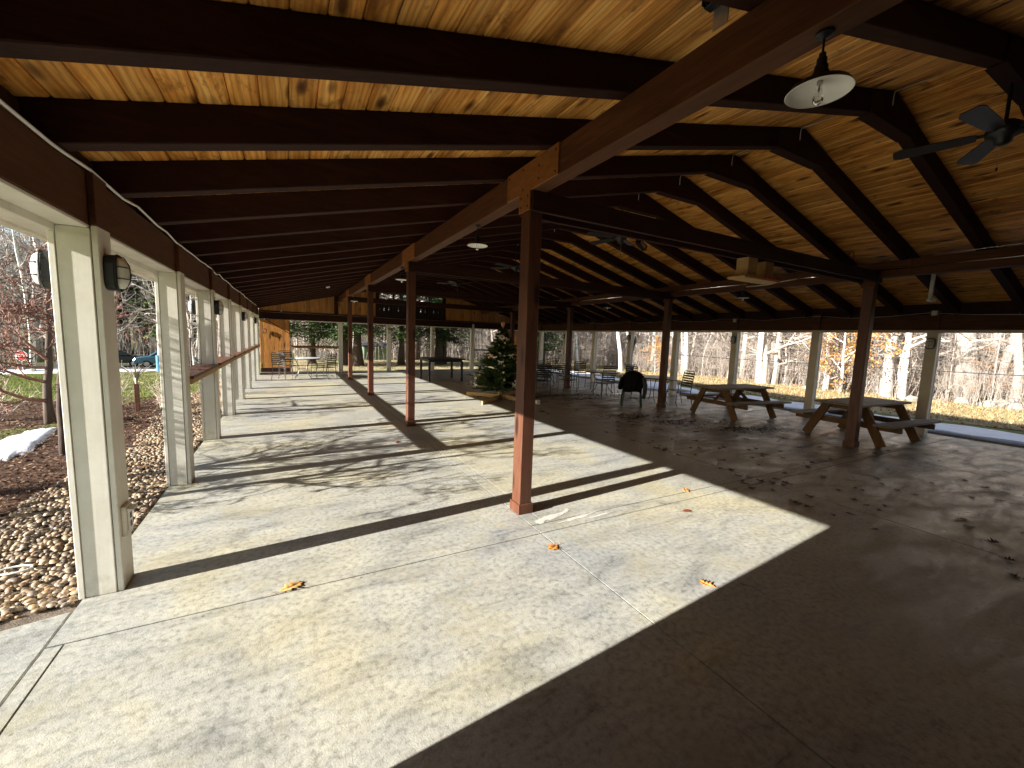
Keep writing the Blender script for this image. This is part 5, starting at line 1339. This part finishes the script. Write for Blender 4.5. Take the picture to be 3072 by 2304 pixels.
# ------------------------------------------------------------------ things on the left, beyond the lawn
def car(loc, rz, paint, label):
    t = thing('parked_car', label, 'car', loc, rz, None); u = 1.0
    prof = [(-2.2,.35), (-2.22,.62), (-2.1,.85), (-1.35,.95), (-.75,1.36), (-.2,1.45), (.55,1.40), (1.25,.98), (2.0,.86), (2.22,.68), (2.25,.35)]
    put('body', MB().prism([(x, z) for x, z in prof[:4]+[(1.25,.98)]+prof[8:]][::-1], -.86, .86).mesh('body', u), M[paint], t, bev=.06)
    put('cabin', MB().prism([(-1.30,.94), (-.72,1.36), (-.2,1.44), (.52,1.39), (1.20,.97)][::-1], -.70, .70).mesh('cabin', u), M[paint], t, bev=.06)
    for s in (-1, 1):
        put('side_window', MB().prism([(-1.05,.99), (-.66,1.30), (-.2,1.37), (.46,1.33), (.95,1.0)][::-1], s*.705-.004, s*.705+.004).mesh('side_window', u), M['car_glass'], t)
    for x in (-1.35, 1.35):
        for s in (-1, 1):
            w = put('wheel', MB().tube([(x, s*.68, .31), (x, s*.87, .31)], .31, 20).mesh('wheel', u), M['rubber'], t)
            put('rim', MB().tube([(x, s*.872, .31), (x, s*.885, .31)], .19, 14).mesh('rim', u), M['steel'], w)
    for s in (-1, 1): put('headlight', MB().box(2.14, 2.235, s*.62-.17, s*.62+.17, .62, .74).mesh('headlight', u), M['enamel'], t)
    put('windscreen', MB().add([(.62,-.62,1.37), (1.20,-.66,1.02), (1.20,.66,1.02), (.62,.62,1.37), (.60,-.62,1.36), (1.18,-.66,1.01), (1.18,.66,1.01), (.60,.62,1.36)], [(0,1,2,3), (7,6,5,4), (0,4,5,1), (1,5,6,2), (2,6,7,3), (3,7,4,0)]).mesh('windscreen', u), M['car_glass'], t)
car((-8.0, 39.6, gz(-8.0, 39.6)+.03), math.radians(8), 'car_blue', 'teal blue car parked across the lawn, left of the second post')
car((-11.3, 40.2, gz(-11.3, 40.2)+.03), math.radians(195), 'car_dark', 'black car parked left of the teal one')
o = put('blue_post', MB().tube([(0,0,-.1), (0,0,.98)], .13, 12).mesh('blue_post'), M['blue_paint'], None, (-6.46, 30, gz(-6.46, 30))); tag(o, 'blue painted post on the lawn before the road', 'post')
# stop sign
t = thing('stop_sign', 'red stop sign showing through the reddish twigs at left', 'stop sign', (-14.2, 36, gz(-14.2, 36)))
z0 = .95
octo = [(.32*math.cos(math.pi/8+k*math.pi/4), z0+.32*math.sin(math.pi/8+k*math.pi/4)) for k in range(8)]
octi = [(.295*math.cos(math.pi/8+k*math.pi/4), z0+.295*math.sin(math.pi/8+k*math.pi/4)) for k in range(8)]
put('post', MB().box(-.025, .025, .012, .05, -.1, 1.3).mesh('post'), M['steel'], t)
put('border', MB().prism(octo[::-1], -.002, .008).mesh('border'), M['white_paint2'], t)
put('face', MB().prism(octi[::-1], -.008, -.003).mesh('face'), M['red_paint'], t)
tc = bpy.data.curves.new('lettering', 'FONT'); tc.body = 'STOP'; tc.size = .24*K; tc.align_x = 'CENTER'; tc.align_y = 'CENTER'; tc.extrude = .002
to = bpy.data.objects.new('tmp', tc); link(to); dg = bpy.context.evaluated_depsgraph_get(); lm = bpy.data.meshes.new_from_object(to.evaluated_get(dg)); bpy.data.objects.remove(to)
lm.name = 'lettering'; put('lettering', lm, M['white_paint2'], t, (0, -.011, z0), (math.pi/2, 0, 0))
t.rotation_euler = (0, 0, math.radians(-15))
# power lines and their poles
for i, (z, sag) in enumerate([(1.75, .25), (2.35, .28), (2.6, .3), (3.3, .3)]):
    pts = [(-36+4*k, 41.5-.0*k, z+.25-sag*math.sin(math.pi*k/10)-.02*k) for k in range(11)]
    cable('power_line', pts, .022, M['black_metal'], ['lowest black power line across the road', 'second lowest black power line', 'third power line over the road', 'topmost power line over the road'][i], 'power line')
for x, lb in ((-36, 'utility pole at the far left end of the power lines'), (4, 'utility pole behind the pavilion end, right end of the power lines')):
    o = put('utility_pole', MB().tube([(0,0,-.3), (0,0,5.6)], [.16,.11], 10).mesh('utility_pole'), M['bark_dark'], None, (x, 41.5, gz(x, 41.5))); tag(o, lb, 'utility pole')
# string wires outside the end and right sides
cable('fence_wire', [(-3+2.2*k, 18.0, 1.085-.004*k) for k in range(8)], .006, M['black_metal'], 'black wire stretched level across the openings of the end wall')
cable('fence_wire', [(16.5, -4+2.5*k, 1.22-.06*k+.006*k*k-.5+.35) for k in range(9)], .012, M['black_metal'], 'black wire strung in front of the woods on the right')
for x, y, h, lb in ((-3, 18.0, 1.1, 'thin wire post outside the far left corner'), (12.4, 18.0, 1.07, 'thin wire post at the right end of the level wire'), (16.5, -4, 1.1, 'wire post on the right verge, outside the picture'), (16.5, 16, .95, 'wire post on the far right verge')):
    o = put('wire_post', MB().tube([(0,0,-.2), (0,0,h-gz(x, y)+.02)], .03, 8).mesh('wire_post'), M['bark_dark'], None, (x, y, gz(x, y))); tag(o, lb, 'post')
# pale green shed beyond the end
t = thing('shed', 'small pale green shed beyond the far end wall', 'shed', (4.75, 26.5, gz(4.75, 26.5))); t.scale = (.8, .8, .8)
for i in range(9): put('wall_board', MB().box(-.9+i*.2+.004, -.9+(i+1)*.2-.004, -.6, -.57, 0, .95).mesh('wall_board'), M['green_shed'], t, bev=.004)
for s in (-.9, .87): put('side_wall', MB().box(s, s+.03, -.57, .6, 0, .95).mesh('side_wall'), M['green_shed'], t)
put('roof', MB().prism([(-.72,.94), (0,1.30), (.72,.94), (0,1.36)], -1.0, 1.0, 'x').mesh('roof'), plain('dark shed roof', (.07,.075,.08), .8), t)
print('objects', len(bpy.data.objects), 'tris', sum(len(m.polygons) for m in bpy.data.meshes))
